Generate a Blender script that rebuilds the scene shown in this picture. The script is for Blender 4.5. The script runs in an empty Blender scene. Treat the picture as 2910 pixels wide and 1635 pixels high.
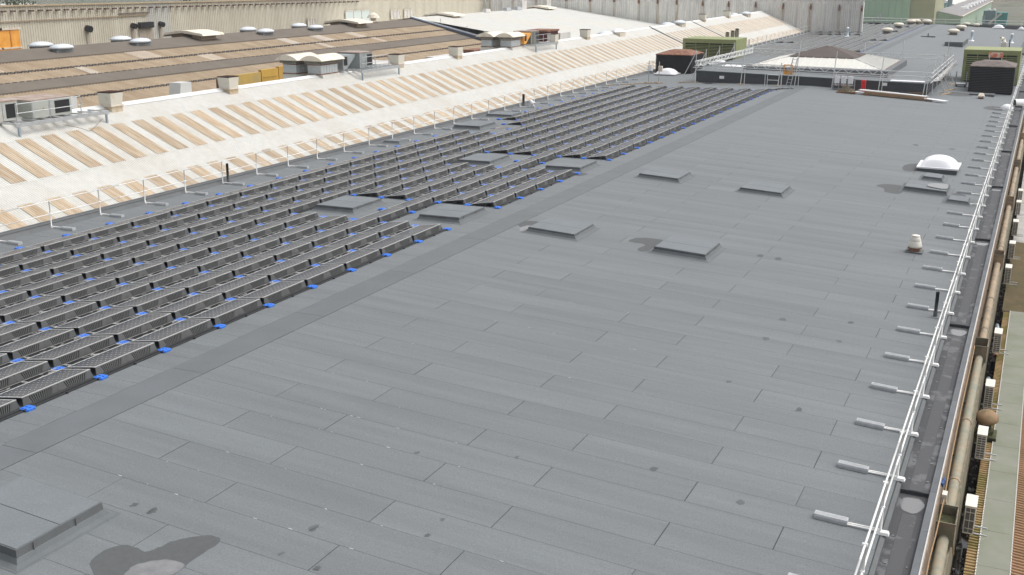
import bpy, math, random
from mathutils import Vector, Matrix
R = random.Random(7)
S = bpy.context.scene
COL = S.collection

# ------------------------------------------------------------------ camera
PITCH, YAW, ROLL = .2842, -.4459, .0005
cam = bpy.data.cameras.new('camera'); co = bpy.data.objects.new('camera', cam); COL.objects.link(co)
fw = Vector((math.sin(YAW)*math.cos(PITCH), math.cos(YAW)*math.cos(PITCH), -math.sin(PITCH)))
rt = fw.cross(Vector((0, 0, 1))).normalized(); up = rt.cross(fw)
r2 = rt*math.cos(ROLL)+up*math.sin(ROLL); u2 = -rt*math.sin(ROLL)+up*math.cos(ROLL)
CAM = Vector((17.388, 0, 9.398))
co.matrix_world = Matrix(((r2.x, u2.x, -fw.x, CAM.x), (r2.y, u2.y, -fw.y, CAM.y), (r2.z, u2.z, -fw.z, CAM.z), (0, 0, 0, 1)))
cam.sensor_width = 36; cam.lens = 36*3102.2/2910; cam.clip_end = 4000; cam.clip_start = .1
S.camera = co
S.render.resolution_x = 1024; S.render.resolution_y = 575

# ------------------------------------------------------------------ sky, sun, exposure
SUN_EL, SUN_ROT = math.radians(58), math.radians(48)
w = bpy.data.worlds.new('World'); S.world = w; w.use_nodes = True
nt = w.node_tree; bg = nt.nodes['Background']
sky = nt.nodes.new('ShaderNodeTexSky'); sky.sky_type = 'NISHITA'; sky.sun_disc = False
sky.sun_elevation = SUN_EL; sky.sun_rotation = SUN_ROT; sky.air_density = 1.0; sky.dust_density = 6; sky.ozone_density = 1.0
hs = nt.nodes.new('ShaderNodeHueSaturation'); hs.inputs['Saturation'].default_value = .22
nt.links.new(sky.outputs[0], hs.inputs['Color']); nt.links.new(hs.outputs[0], bg.inputs[0])
bg.inputs[1].default_value = .15
sl = bpy.data.lights.new('sun', 'SUN'); so = bpy.data.objects.new('sun', sl); COL.objects.link(so)
sl.energy = .52; sl.angle = math.radians(80); sl.color = (1, .965, .92)
sd = Vector((math.sin(SUN_ROT)*math.cos(SUN_EL), math.cos(SUN_ROT)*math.cos(SUN_EL), math.sin(SUN_EL)))
so.rotation_euler = sd.to_track_quat('Z', 'Y').to_euler()
S.view_settings.view_transform = 'Standard'; S.view_settings.look = 'None'
S.view_settings.exposure = .46; S.view_settings.gamma = 1; S.view_settings.use_curve_mapping = False

# ------------------------------------------------------------------ materials
MATS = {}
def mat(name, c, rough=.7, metal=0, n=None, amt=.12, rand=0, bump=0, bs=40, c2=None, spec=None, stretch=(1, 1, 1), thr=None, n2=None):
    """base colour c, noise scale n blends towards c2 (or darker by amt); rand = per-object tone change"""
    if name in MATS: return MATS[name]
    m = bpy.data.materials.new(name); m.use_nodes = True; t = m.node_tree; N = t.nodes; L = t.links
    b = N['Principled BSDF']; b.inputs['Roughness'].default_value = rough; b.inputs['Metallic'].default_value = metal
    b.inputs['Specular IOR Level'].default_value = spec if spec is not None else (.18 if rough >= .65 else .45)
    m.diffuse_color = (*c, 1)
    col = None
    tc = N.new('ShaderNodeNewGeometry')
    mp = N.new('ShaderNodeMapping'); mp.inputs['Scale'].default_value = stretch; L.new(tc.outputs['Position'], mp.inputs[0])
    if n:
        nz = N.new('ShaderNodeTexNoise'); nz.inputs['Scale'].default_value = n; nz.inputs['Detail'].default_value = 6
        nz.inputs['Roughness'].default_value = .6; L.new(mp.outputs[0], nz.inputs['Vector'])
        rp = N.new('ShaderNodeMapRange'); lo, hi = thr or (.35, .65)
        rp.inputs[1].default_value = lo; rp.inputs[2].default_value = hi; L.new(nz.outputs[0], rp.inputs[0])
        mx = N.new('ShaderNodeMix'); mx.data_type = 'RGBA'
        d = c2 or tuple(x*(1-amt) for x in c); 
        mx.inputs[6].default_value = (*c, 1); mx.inputs[7].default_value = (*d, 1); L.new(rp.outputs[0], mx.inputs[0]); col = mx.outputs[2]
        if n2:
            sc, am = n2
            q = N.new('ShaderNodeTexNoise'); q.inputs['Scale'].default_value = sc; q.inputs['Detail'].default_value = 4; L.new(tc.outputs['Position'], q.inputs['Vector'])
            r3 = N.new('ShaderNodeMapRange'); r3.inputs[1].default_value = .3; r3.inputs[2].default_value = .7; r3.inputs[3].default_value = 1-am; r3.inputs[4].default_value = 1+am; L.new(q.outputs[0], r3.inputs[0])
            vm = N.new('ShaderNodeVectorMath'); vm.operation = 'SCALE'; L.new(col, vm.inputs[0]); L.new(r3.outputs[0], vm.inputs['Scale']); col = vm.outputs[0]
    if rand:
        oi = N.new('ShaderNodeObjectInfo'); r4 = N.new('ShaderNodeMapRange'); r4.inputs[3].default_value = 1-rand; r4.inputs[4].default_value = 1+rand
        L.new(oi.outputs['Random'], r4.inputs[0]); vm = N.new('ShaderNodeVectorMath'); vm.operation = 'SCALE'
        if col: L.new(col, vm.inputs[0])
        else: vm.inputs[0].default_value = c
        L.new(r4.outputs[0], vm.inputs['Scale']); col = vm.outputs[0]
    if col: L.new(col, b.inputs['Base Color'])
    else: b.inputs['Base Color'].default_value = (*c, 1)
    if bump:
        q = N.new('ShaderNodeTexNoise'); q.inputs['Scale'].default_value = bs; q.inputs['Detail'].default_value = 3; L.new(tc.outputs['Position'], q.inputs['Vector'])
        bp = N.new('ShaderNodeBump'); bp.inputs['Strength'].default_value = bump; bp.inputs['Distance'].default_value = .01
        L.new(q.outputs[0], bp.inputs['Height']); L.new(bp.outputs[0], b.inputs['Normal'])
    MATS[name] = m; return m

felt = mat('felt', (.151, .166, .174), .78, n=1.1, amt=.15, rand=.05, bump=.4, bs=90, n2=(38, .17), spec=.6, stretch=(.16, 2.2, 1))
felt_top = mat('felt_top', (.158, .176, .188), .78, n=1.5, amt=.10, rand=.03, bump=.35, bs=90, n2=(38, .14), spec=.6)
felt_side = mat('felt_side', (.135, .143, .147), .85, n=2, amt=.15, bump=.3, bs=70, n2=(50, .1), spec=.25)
felt_ridge = mat('felt_ridge', (.137, .150, .158), .78, n=1.1, amt=.10, rand=.03, bump=.3, bs=90, n2=(60, .1), spec=.35)
bitumen = mat('bitumen', (.06, .064, .068), .8, n=3, amt=.2)
lap = mat('lap', (.17, .178, .185), .8)
wetfelt = mat('wet_felt', (.098, .104, .107), .8, n=9, amt=.12, bump=.2, bs=90, spec=.25)
gfelt = mat('gutter_felt', (.070, .072, .077), .75, n=1.7, c2=(.135, .139, .144), thr=(.53, .60), bump=.4, bs=40, n2=(30, .1))
water = mat('water', (.16, .16, .16), .08, spec=1.0)
darkwater = mat('dark_water', (.012, .011, .010), .05, spec=.6, n=2, c2=(.03, .025, .02))
white = mat('white_metal', (.80, .80, .78), .4, rand=.02)
galv = mat('galvanised', (.50, .52, .53), .45, metal=.35, n=8, amt=.2)
pole = mat('scaffold_tube', (.74, .75, .74), .45, n=3, amt=.2)
weight = mat('counterweight', (.46, .475, .485), .55, n=10, amt=.15)
tub = mat('tub_plastic', (.098, .101, .100), .5, n=4, amt=.15, rand=.08)
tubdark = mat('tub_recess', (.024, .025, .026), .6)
traym = mat('tray_plastic', (.035, .037, .039), .5, n=12, amt=.3)
clipm = mat('clip_metal', (.55, .55, .53), .4, metal=.3, n=20, amt=.3)
blue = mat('blue_rubber', (.035, .18, .68), .45, rand=.08)
alu = mat('aluminium', (.46, .465, .455), .4, metal=.1)
black = mat('black_paint', (.018, .019, .022), .5, n=3, amt=.3)
rust = mat('rust', (.16, .065, .04), .85, n=3, c2=(.30, .17, .12), bump=.2)
roofwhite = mat('white_roof', (.66, .655, .615), .75, n=.35, c2=(.60, .57, .51), thr=(.45, .8), n2=(3, .05), stretch=(.5, 1.5, 1), bump=.2)
ridgewhite = mat('ridge_white', (.70, .70, .69), .6, n=2, amt=.08)
cream = mat('cream_metal', (.66, .60, .50), .6, n=1.5, c2=(.45, .30, .17), thr=(.52, .75), n2=(4, .06))
creamroof = mat('cream_cowl', (.74, .68, .57), .6, n=2, c2=(.55, .45, .32), thr=(.5, .8))
greyclad = mat('grey_clad', (.30, .33, .33), .6, n=3, amt=.2)
brownrib = mat('brown_rib', (.43, .345, .245), .85, n=.6, c2=(.33, .25, .17), n2=(2, .06), stretch=(.3, 1.5, 1))
brownlite = mat('brown_rib_light', (.58, .51, .43), .85, n=.6, amt=.15)
browndark = mat('brown_felt', (.165, .143, .118), .85, n=.5, amt=.12, n2=(2, .06))
ashwall = mat('beige_clad', (.62, .585, .485), .8, n=.5, c2=(.54, .50, .40), n2=(1.5, .05), stretch=(1.5, 1.5, .15), rand=.03)
greywall = mat('grey_wall', (.76, .755, .72), .8, n=.8, c2=(.60, .575, .53), thr=(.5, .75), n2=(1.5, .05), stretch=(1.5, 1.5, .08), rand=.05)
olive = mat('olive_louvre', (.27, .30, .125), .6, n=2, amt=.15)
olivedark = mat('olive_void', (.03, .04, .025), .8)
greenwall = mat('green_clad', (.36, .47, .36), .7, n=.2, amt=.08)
ochre = mat('ochre_clad', (.40, .40, .27), .7, n=.2, amt=.12)
orange = mat('orange_paint', (.75, .30, .03), .6, n=2, c2=(.85, .42, .08))
yellow = mat('yellow_paint', (.52, .34, .07), .6, n=1, c2=(.40, .30, .12))
red = mat('red_paint', (.75, .015, .02), .4)
timber = mat('timber', (.50, .37, .23), .8, n=6, amt=.3, stretch=(1, 8, 8))
timberdark = mat('timber_dark', (.27, .16, .09), .8, n=5, amt=.3)
beige = mat('beige_pipe', (.36, .285, .20), .7, n=2.2, c2=(.22, .19, .15), thr=(.45, .62), n2=(6, .08))
beigedirt = mat('beige_dirty', (.25, .21, .16), .85, n=3, c2=(.15, .16, .11), thr=(.4, .65), n2=(8, .12), bump=.3)
copperm = mat('orange_cable', (.42, .26, .11), .5, n=8, c2=(.30, .22, .14))
mossy = mat('mossy', (.10, .11, .05), .9, n=5, c2=(.03, .03, .02), n2=(20, .2), bump=.4)
ribyellow = mat('mossy_ribs', (.36, .25, .13), .85, n=1.2, c2=(.20, .17, .06), thr=(.42, .62), n2=(6, .12), stretch=(1, .7, 1))
greenfelt = mat('green_felt', (.235, .245, .205), .85, n=1.0, c2=(.20, .21, .16), n2=(8, .05), bump=.3, bs=40)
acwhite = mat('ac_white', (.78, .74, .66), .5, n=8, amt=.08)
acgrille = mat('ac_grille', (.12, .115, .11), .6)
cardb = mat('weathered_dome', (.30, .20, .12), .8, n=4, c2=(.20, .16, .09), thr=(.45, .65), bump=.2)
domewhite = mat('dome_white', (.86, .86, .88), .3)
domeblue = mat('cowl_bluewhite', (.62, .66, .70), .4, n=3, amt=.1)
lightbits = mat('pale_panel', (.62, .60, .57), .7, n=1, amt=.2)
tealm = mat('teal_paint', (.06, .27, .26), .6, n=1, amt=.2)
blugrey = mat('bluegrey_metal', (.33, .40, .46), .5, n=1, amt=.2)
groundm = mat('ground', (.16, .15, .12), .95, n=.05, c2=(.10, .12, .08), n2=(.3, .2))
hillm = mat('hill', (.20, .165, .13), .95, n=.03, c2=(.12, .13, .09), n2=(.2, .25))
leaf = mat('leaf', (.05, .085, .045), .8, n=.8, c2=(.09, .11, .05))
bark = mat('bark', (.10, .075, .055), .9, n=4, amt=.3)
darkglass = mat('dark_opening', (.02, .02, .022), .3)
skylite = mat('skylight_sheet', (.64, .63, .57), .5, n=.8, amt=.06)
capbrown = mat('cap_brown', (.115, .095, .085), .8, n=1, amt=.12)

# rooflight: brown grime lies in the valleys of the sheet
def rooflight_mat():
    m = bpy.data.materials.new('rooflight_grp'); m.use_nodes = True; t = m.node_tree; N = t.nodes; L = t.links; b = N['Principled BSDF']
    b.inputs['Roughness'].default_value = .6
    g = N.new('ShaderNodeNewGeometry'); nz = N.new('ShaderNodeTexNoise'); mp = N.new('ShaderNodeMapping'); mp.inputs['Scale'].default_value = (.25, 3.2, 1)
    L.new(g.outputs['Position'], mp.inputs[0]); L.new(mp.outputs[0], nz.inputs[0]); nz.inputs['Scale'].default_value = 1.6; nz.inputs['Detail'].default_value = 5
    cr = N.new('ShaderNodeValToRGB'); e = cr.color_ramp.elements; e[0].position = .33; e[0].color = (.43, .33, .22, 1); e[1].position = .62; e[1].color = (.57, .48, .36, 1)
    n3 = cr.color_ramp.elements.new(.48); n3.color = (.51, .40, .28, 1)
    L.new(nz.outputs[0], cr.inputs[0])
    oi = N.new('ShaderNodeObjectInfo'); mr = N.new('ShaderNodeMapRange'); mr.inputs[3].default_value = .88; mr.inputs[4].default_value = 1.14; L.new(oi.outputs['Random'], mr.inputs[0])
    vm = N.new('ShaderNodeVectorMath'); vm.operation = 'SCALE'; L.new(cr.outputs[0], vm.inputs[0]); L.new(mr.outputs[0], vm.inputs['Scale']); L.new(vm.outputs[0], b.inputs['Base Color'])
    return m
rooflight_m = rooflight_mat()

# photovoltaic cells: printed grid with pale diamonds where the cell corners meet (UV in cells)
def cell_mat():
    m = bpy.data.materials.new('pv_cells'); m.use_nodes = True; t = m.node_tree; N = t.nodes; L = t.links; b = N['Principled BSDF']
    b.inputs['Roughness'].default_value = .25; b.inputs['Specular IOR Level'].default_value = .58
    uv = N.new('ShaderNodeUVMap'); fr = N.new('ShaderNodeVectorMath'); fr.operation = 'FRACTION'; L.new(uv.outputs[0], fr.inputs[0])
    sb = N.new('ShaderNodeVectorMath'); sb.operation = 'SUBTRACT'; sb.inputs[1].default_value = (.5, .5, 0); L.new(fr.outputs[0], sb.inputs[0])
    ab = N.new('ShaderNodeVectorMath'); ab.operation = 'ABSOLUTE'; L.new(sb.outputs[0], ab.inputs[0])
    sx = N.new('ShaderNodeSeparateXYZ'); L.new(ab.outputs[0], sx.inputs[0])
    ad = N.new('ShaderNodeMath'); ad.operation = 'ADD'; L.new(sx.outputs[0], ad.inputs[0]); L.new(sx.outputs[1], ad.inputs[1])
    gt = N.new('ShaderNodeMath'); gt.operation = 'GREATER_THAN'; gt.inputs[1].default_value = .87; L.new(ad.outputs[0], gt.inputs[0])
    mxm = N.new('ShaderNodeMath'); mxm.operation = 'MAXIMUM'; L.new(sx.outputs[0], mxm.inputs[0]); L.new(sx.outputs[1], mxm.inputs[1])
    g2 = N.new('ShaderNodeMath'); g2.operation = 'GREATER_THAN'; g2.inputs[1].default_value = .485; L.new(mxm.outputs[0], g2.inputs[0])
    m2 = N.new('ShaderNodeMath'); m2.operation = 'MULTIPLY'; m2.inputs[1].default_value = .35; L.new(g2.outputs[0], m2.inputs[0])
    m3 = N.new('ShaderNodeMath'); m3.operation = 'MAXIMUM'; L.new(gt.outputs[0], m3.inputs[0]); L.new(m2.outputs[0], m3.inputs[1])
    mx = N.new('ShaderNodeMix'); mx.data_type = 'RGBA'; mx.inputs[6].default_value = (.030, .034, .044, 1); mx.inputs[7].default_value = (.46, .46, .46, 1)
    L.new(m3.outputs[0], mx.inputs[0]); L.new(mx.outputs[2], b.inputs['Base Color']); return m
cells = cell_mat()

# ------------------------------------------------------------------ mesh helpers
class MB:
    def __init__(s): s.v = []; s.f = []; s.u = None
    def face(s, pts):
        i = len(s.v); s.v += [tuple(p) for p in pts]; s.f.append(tuple(range(i, i+len(pts)))); return s
    def hexa(s, p):   # 4 bottom ccw, 4 top ccw
        i = len(s.v); s.v += [tuple(q) for q in p]
        for a in ((3, 2, 1, 0), (4, 5, 6, 7), (0, 1, 5, 4), (1, 2, 6, 5), (2, 3, 7, 6), (3, 0, 4, 7)): s.f.append(tuple(i+k for k in a))
        return s
    def box(s, x0, x1, y0, y1, z0, z1, tx=0, ty=0):
        return s.hexa([(x0, y0, z0), (x1, y0, z0), (x1, y1, z0), (x0, y1, z0), (x0+tx, y0+ty, z1), (x1-tx, y0+ty, z1), (x1-tx, y1-ty, z1), (x0+tx, y1-ty, z1)])
    def bar(s, p, q, w, h=None, upv=(0, 0, 1)):
        p, q = Vector(p), Vector(q); d = (q-p).normalized(); u = Vector(upv)
        if abs(d.dot(u)) > .95: u = Vector((0, 1, 0))
        a = d.cross(u).normalized()*(w/2); b = a.normalized().cross(d)*((h or w)/2)
        return s.hexa([p-a-b, p+a-b, q+a-b, q-a-b, p-a+b, p+a+b, q+a+b, q-a+b])
    def tube(s, p, q, r, n=8, r2=None, cap=True):
        p, q = Vector(p), Vector(q); d = (q-p).normalized(); u = Vector((0, 0, 1)) if abs(d.z) < .9 else Vector((1, 0, 0))
        a = d.cross(u).normalized(); b = d.cross(a); i = len(s.v); r2 = r if r2 is None else r2
        for k in range(n):
            t = 2*math.pi*k/n; e = a*math.cos(t)+b*math.sin(t); s.v.append(tuple(p+e*r)); s.v.append(tuple(q+e*r2))
        for k in range(n):
            j = (k+1) % n; s.f.append((i+2*k, i+2*j, i+2*j+1, i+2*k+1))
        if cap: s.f.append(tuple(i+2*k for k in range(n))); s.f.append(tuple(i+2*k+1 for k in reversed(range(n))))
        return s
    def lathe(s, c, prof, n=16, sx=1, sy=1):
        i = len(s.v); c = Vector(c)
        for r, z in prof:
            for k in range(n):
                t = 2*math.pi*k/n; s.v.append((c.x+r*sx*math.cos(t), c.y+r*sy*math.sin(t), c.z+z))
        for j in range(len(prof)-1):
            for k in range(n):
                l = (k+1) % n; s.f.append((i+j*n+k, i+j*n+l, i+(j+1)*n+l, i+(j+1)*n+k))
        s.f.append(tuple(i+(len(prof)-1)*n+k for k in range(n))); return s
    def extr(s, poly, axis, a, b):   # polygon in the plane normal to axis, extruded a..b
        def P(u, v, t): return (t, u, v) if axis == 0 else (u, t, v) if axis == 1 else (u, v, t)
        i = len(s.v); n = len(poly)
        s.v += [P(u, v, a) for u, v in poly]+[P(u, v, b) for u, v in poly]
        s.f.append(tuple(range(i, i+n))); s.f.append(tuple(range(i+2*n-1, i+n-1, -1)))
        for k in range(n): l = (k+1) % n; s.f.append((i+k, i+n+k, i+n+l, i+l))
        return s
    def add(s, o, dx=0, dy=0, dz=0):
        i = len(s.v); s.v += [(x+dx, y+dy, z+dz) for x, y, z in o.v]; s.f += [tuple(i+k for k in f) for f in o.f]; return s
    def mesh(s, name, m, smooth=False):
        me = bpy.data.meshes.new(name); me.from_pydata(s.v, [], s.f); me.materials.append(m)
        if s.u:
            ul = me.uv_layers.new(name='UVMap')
            for li, l in enumerate(me.loops): ul.data[li].uv = s.u[l.vertex_index]
        if smooth:
            for p in me.polygons: p.use_smooth = True
        me.update(); return me
def link(name, me, parent=None, loc=None, rot=None):
    o = bpy.data.objects.new(name, me); COL.objects.link(o)
    if parent: o.parent = parent
    if loc is not None: o.location = loc
    if rot is not None: o.rotation_euler = rot
    return o
def P(mb, name, m, parent=None, smooth=False, label=None, stuff=False, loc=None, rot=None):
    o = link(name, mb.mesh(name, m, smooth), parent, loc, rot)
    if label: o['label'] = label
    if stuff: o['kind'] = 'stuff'
    return o
def tag(o, label, cat, group=None):
    o['label'] = label; o['category'] = cat
    if group: o['group'] = group
    return o
def T(name, label, cat, group=None, loc=(0, 0, 0), rz=0):
    o = bpy.data.objects.new(name, None); COL.objects.link(o); o.location = loc; o.rotation_euler = (0, 0, rz); o.empty_display_size = .2
    return tag(o, label, cat, group)
def struct(o): o['kind'] = 'structure'; return o
ONES = ['zeroth', 'first', 'second', 'third', 'fourth', 'fifth', 'sixth', 'seventh', 'eighth', 'ninth', 'tenth', 'eleventh', 'twelfth', 'thirteenth', 'fourteenth', 'fifteenth', 'sixteenth', 'seventeenth', 'eighteenth', 'nineteenth', 'twentieth']
def ordw(n):
    if n <= 20: return ONES[n]
    t = {2: 'twenty', 3: 'thirty', 4: 'forty'}[n//10]
    return t[:-1]+'ieth' if n % 10 == 0 else t+'-'+ONES[n % 10]
SL, SR = .0144, .0501
def zr(x): return -SR*x if x > 0 else SL*x
def proj(p):
    d = Vector(p)-CAM; z = d.dot(fw); return 1455+3102.2*d.dot(r2)/z, 817.5-3102.2*d.dot(u2)/z

# ================================================================== SETTING: ground, hill
g = MB(); g.face([(-1500, -300, -9), (1500, -300, -9), (1500, 2500, -9), (-1500, 2500, -9)])
struct(P(g, 'ground', groundm))
h = MB(); n = 24; i0 = 0
for a in range(n+1):
    for b in range(9):
        x = -900+a*90; y = 620+b*90; zz = -9+(1-math.exp(-b*.55))*(26+10*math.sin(a*.7))*max(0, min(1, (x+200)/260)) + (b > 0)*1.5
        h.v.append((x, y, zz))
for a in range(n):
    for b in range(8): k = a*9+b; h.f.append((k, k+9, k+10, k+1))
struct(P(h, 'hillside', hillm, smooth=True))

# ================================================================== MAIN ROOF
bld = T('warehouse', 'long low warehouse with a dark grey felt roof in laid sheets and edge gutter', 'building')
XL, XR, Y0, Y1 = -16.62, 15.72, 4.0, 212.0
b = MB()
b.hexa([(XL, Y0, -3), (0, Y0, -3), (0, Y1, -3), (XL, Y1, -3), (XL, Y0, zr(XL)), (0, Y0, 0), (0, Y1, 0), (XL, Y1, zr(XL))])
b.hexa([(0, Y0, -3), (XR, Y0, -3), (XR, Y1, -3), (0, Y1, -3), (0, Y0, 0), (XR, Y0, zr(XR)), (XR, Y1, zr(XR)), (0, Y1, 0)])
P(b, 'roof_deck', bitumen, bld)
b = MB(); b.box(XL, 16.5, Y0, Y1-.02, -9, -3.01); P(b, 'wall', beigedirt, bld)
# felt sheets: 5 m rolls, staggered from row to row, each laid 6 mm above the deck with an open joint
SW, SY0 = .9373, 17.9493
sheet_cache = {}
def sheet_mesh(L, mname=felt):
    k = (round(L, 2), mname.name)
    if k not in sheet_cache:
        m = MB(); jx = .0052; jy = .0036
        m.hexa([(jx, jy, .001), (L-jx, jy, .001), (L-jx, SW-jy, .001), (jx, SW-jy, .001), (jx, jy, .007), (L-jx, jy, .007), (L-jx, SW-jy, .0075), (jx, SW-jy, .0075)])
        sheet_cache[k] = m.mesh('membrane_sheet', mname)
    return sheet_cache[k]
sheets = []
for k in range(-14, 208):
    y = SY0+k*SW
    if y < Y0 or y+SW > Y1-.2: continue
    odd = k % 2
    wob = .16*math.sin(k*.11+1)+R.uniform(-.03, .03) + (.25*min(1, max(0, (y-30)/25)))
    js = [.02]+[j+wob for j in ((4.17, 9.17, 14.17) if not odd else (2.17, 7.17, 12.17))]+[XR-.02]
    if odd: js[3] = 12.05+wob*.4
    else: js[3] = 14.0+wob*.4
    for a, c in zip(js, js[1:]): sheets.append((a, y, c-a, 1))
    jl = [-.98]+[-j-wob for j in ((3.1, 8.1, 13.1) if odd else (5.4, 10.4, 15.4))]+[XL+.32]
    for a, c in zip(jl, jl[1:]): sheets.append((c, y, a-c, -1))
def vis(p, m=80):
    u, v = proj(p); return -m < u < 2910+m and -m < v < 1635+m
sheets.sort(key=lambda s: (0 if (vis((s[0]+s[2]*.5, s[1]+.5, zr(s[0]))) or vis((s[0], s[1]+.5, zr(s[0]))) or vis((s[0]+s[2], s[1]+.5, zr(s[0])))) else 1, (Vector((s[0]+s[2]/2, s[1], 0))-CAM).length + (14 if s[3] < 0 else 0)))
rest = MB()
for i, (x, y, L, sd_) in enumerate(sheets):
    sl_ = SR if sd_ > 0 else -SL
    if i < 290:
        L = round(L, 2); link('membrane_sheet', sheet_mesh(L), bld, (x, y, zr(x)), (0, math.atan(sl_), 0))
    else:
        c0 = zr(x); c1 = zr(x+L) if sd_ > 0 else zr(x+L)
        rest.hexa([(x+.0065, y+.004, c0+.001), (x+L-.0065, y+.004, c1+.001), (x+L-.0065, y+SW-.004, c1+.001), (x+.0065, y+SW-.004, c0+.001),
                   (x+.0065, y+.004, c0+.007), (x+L-.0065, y+.004, c1+.007), (x+L-.0065, y+SW-.004, c1+.0075), (x+.0065, y+SW-.004, c0+.0075)])
P(rest, 'membrane_sheet', felt, bld, stuff=True)
# ridge strip, 5 m lengths
for k in range(42):
    m = MB(); y = Y0+.1+k*5; ye = min(y+4.99, Y1-.2)
    m.hexa([(-.97, y, zr(-.97)+.002), (.012, y, .002), (.012, ye, .002), (-.97, ye, zr(-.97)+.002), (-.97, y, zr(-.97)+.011), (.012, y, .0115), (.012, ye, .0115), (-.97, ye, zr(-.97)+.011)])
    P(m, 'ridge_strip', felt_ridge, bld)
# left kerb with dark face and thin edge trim
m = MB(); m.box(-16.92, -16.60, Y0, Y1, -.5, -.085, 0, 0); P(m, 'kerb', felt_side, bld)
m = MB(); m.box(-16.95, -16.88, Y0, Y1, -.084, -.06); P(m, 'edge_trim', lap, bld)
m = MB(); m.hexa([(-16.6, Y0, zr(-16.6)+.002), (-16.3, Y0, zr(-16.3)+.002), (-16.3, Y1, zr(-16.3)+.002), (-16.6, Y1, zr(-16.6)+.002), (-16.6, Y0, -.12), (-16.31, Y0, zr(-16.3)+.012), (-16.31, Y1, zr(-16.3)+.012), (-16.6, Y1, -.12)])
P(m, 'kerb_fillet', felt_side, bld)
# far edge kerb
m = MB(); m.box(XL, XR, Y1-.18, Y1, -.9, .03); P(m, 'kerb', felt_side, bld)

# right gutter: sloping skirt, stepped outlet sumps every 12.1 m, coping with slate laps
b = MB(); b.hexa([(XR, Y0, -3), (15.82, Y0, -3), (15.82, Y1, -3), (XR, Y1, -3), (XR, Y0, zr(XR)-.001), (15.80, Y0, -.82), (15.80, Y1, -.82), (XR, Y1, zr(XR)-.001)])
P(b, 'skirt', felt_side, bld)
GY = [9.57+12.1*i for i in range(17)]
# gutter bed slopes: high behind each sump, down 5 cm towards the next; sump itself is 10 cm lower
for i, y in enumerate(GY[:-1]):
    ya, yb_ = (y-.55), GY[i+1]-.75
    m = MB(); lay = .012
    m.hexa([(15.80, y+.25, -1.3), (16.36, y+.25, -1.3), (16.36, yb_+.02, -1.3), (15.80, yb_+.02, -1.3), (15.80, y+.25, -.90), (16.36, y+.25, -.90), (16.36, yb_+.02, -.94), (15.80, yb_+.02, -.94)])
    P(m, 'gutter_bed', gfelt, bld)
    m = MB(); y2 = GY[i+1]
    m.hexa([(15.95, y+.27, -.91), (16.23, y+.27, -.91), (16.23, yb_-.02, -.94), (15.95, yb_-.02, -.94), (15.955, y+.27, -.893), (16.225, y+.27, -.893), (16.225, yb_-.02, -.933), (15.955, yb_-.02, -.933)])
    P(m, 'gutter_strip', mat('gutter_strip', (.088, .09, .095), .8, n=1.9, c2=(.135, .138, .142), thr=(.56, .62), bump=.3, n2=(40, .1)), bld)
    m = MB(); m.box(15.80, 16.36, yb_, y2+.27, -1.3, -.985); P(m, 'sump', gfelt, bld)
    m = MB(); cx, cy = 16.08, (yb_+y2+.27)/2
    N_ = 18; m.face([(cx+.235*math.cos(t)*(1+.08*math.sin(3*t)), cy+.37*math.sin(t)*(1+.06*math.cos(5*t)), -.981) for t in [2*math.pi*q/N_ for q in range(N_)]])
    struct(P(m, 'puddle', water))
    # small pale laps stuck to the bed
    for q in range(10):
        yy = y+.8+q*1.05+R.uniform(-.1, .1)
        if yy > yb_-.3: break
        for sx in (15.90, 16.27):
            if R.random() < .6:
                m = MB(); e = R.uniform(.02, .035); zb = -.90-.04*(yy-y-.25)/11.1
                m.extr([(sx-e, yy-e), (sx+e, yy-e), (sx+e*.8, yy+e), (sx-e*.3, yy+e)], 2, zb, zb+.012); P(m, 'felt_scrap', lap, bld)
# coping: dark felt pieces about 0.9 m long, each lapping the next
y = Y0; ci = 0
while y < Y1-1:
    L = R.uniform(.82, .98)
    step = .0 if ci % 2 else .006
    m = MB(); m.hexa([(16.34, y, -1.35), (16.50, y, -1.35), (16.50, y+L-.012, -1.35), (16.34, y+L-.012, -1.35), (16.37, y, -.845+step), (16.50, y, -.835+step), (16.50, y+L-.012, -.827+step), (16.37, y+L-.012, -.837+step)])
    if y < 130: P(m, 'coping', mat('coping_felt', (.15, .16, .17), .8, n=2, amt=.15, rand=.08, bump=.3), bld)
    y += L; ci += 1
m = MB(); m.box(16.34, 16.5, 129, Y1, -1.35, -.84); P(m, 'coping', MATS['coping_felt'], bld)
m = MB(); m.box(16.502, 16.522, Y0, Y1, -1.02, -.815); P(m, 'edge_trim', mat('trim', (.62, .60, .56), .5, n=6, amt=.15), bld)
# fascia, pipe ledge, wall beneath the trim
m = MB(); m.box(16.50, 16.545, Y0, Y1, -2.1, -1.03); P(m, 'fascia', mat('fascia', (.27, .20, .15), .8, n=2.5, c2=(.16, .13, .10), thr=(.4, .6), n2=(7, .1)), bld)
m = MB(); m.box(16.5, 16.87, Y0, Y1, -5.6, -2.12); P(m, 'side_wall', beigedirt, bld)

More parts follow.
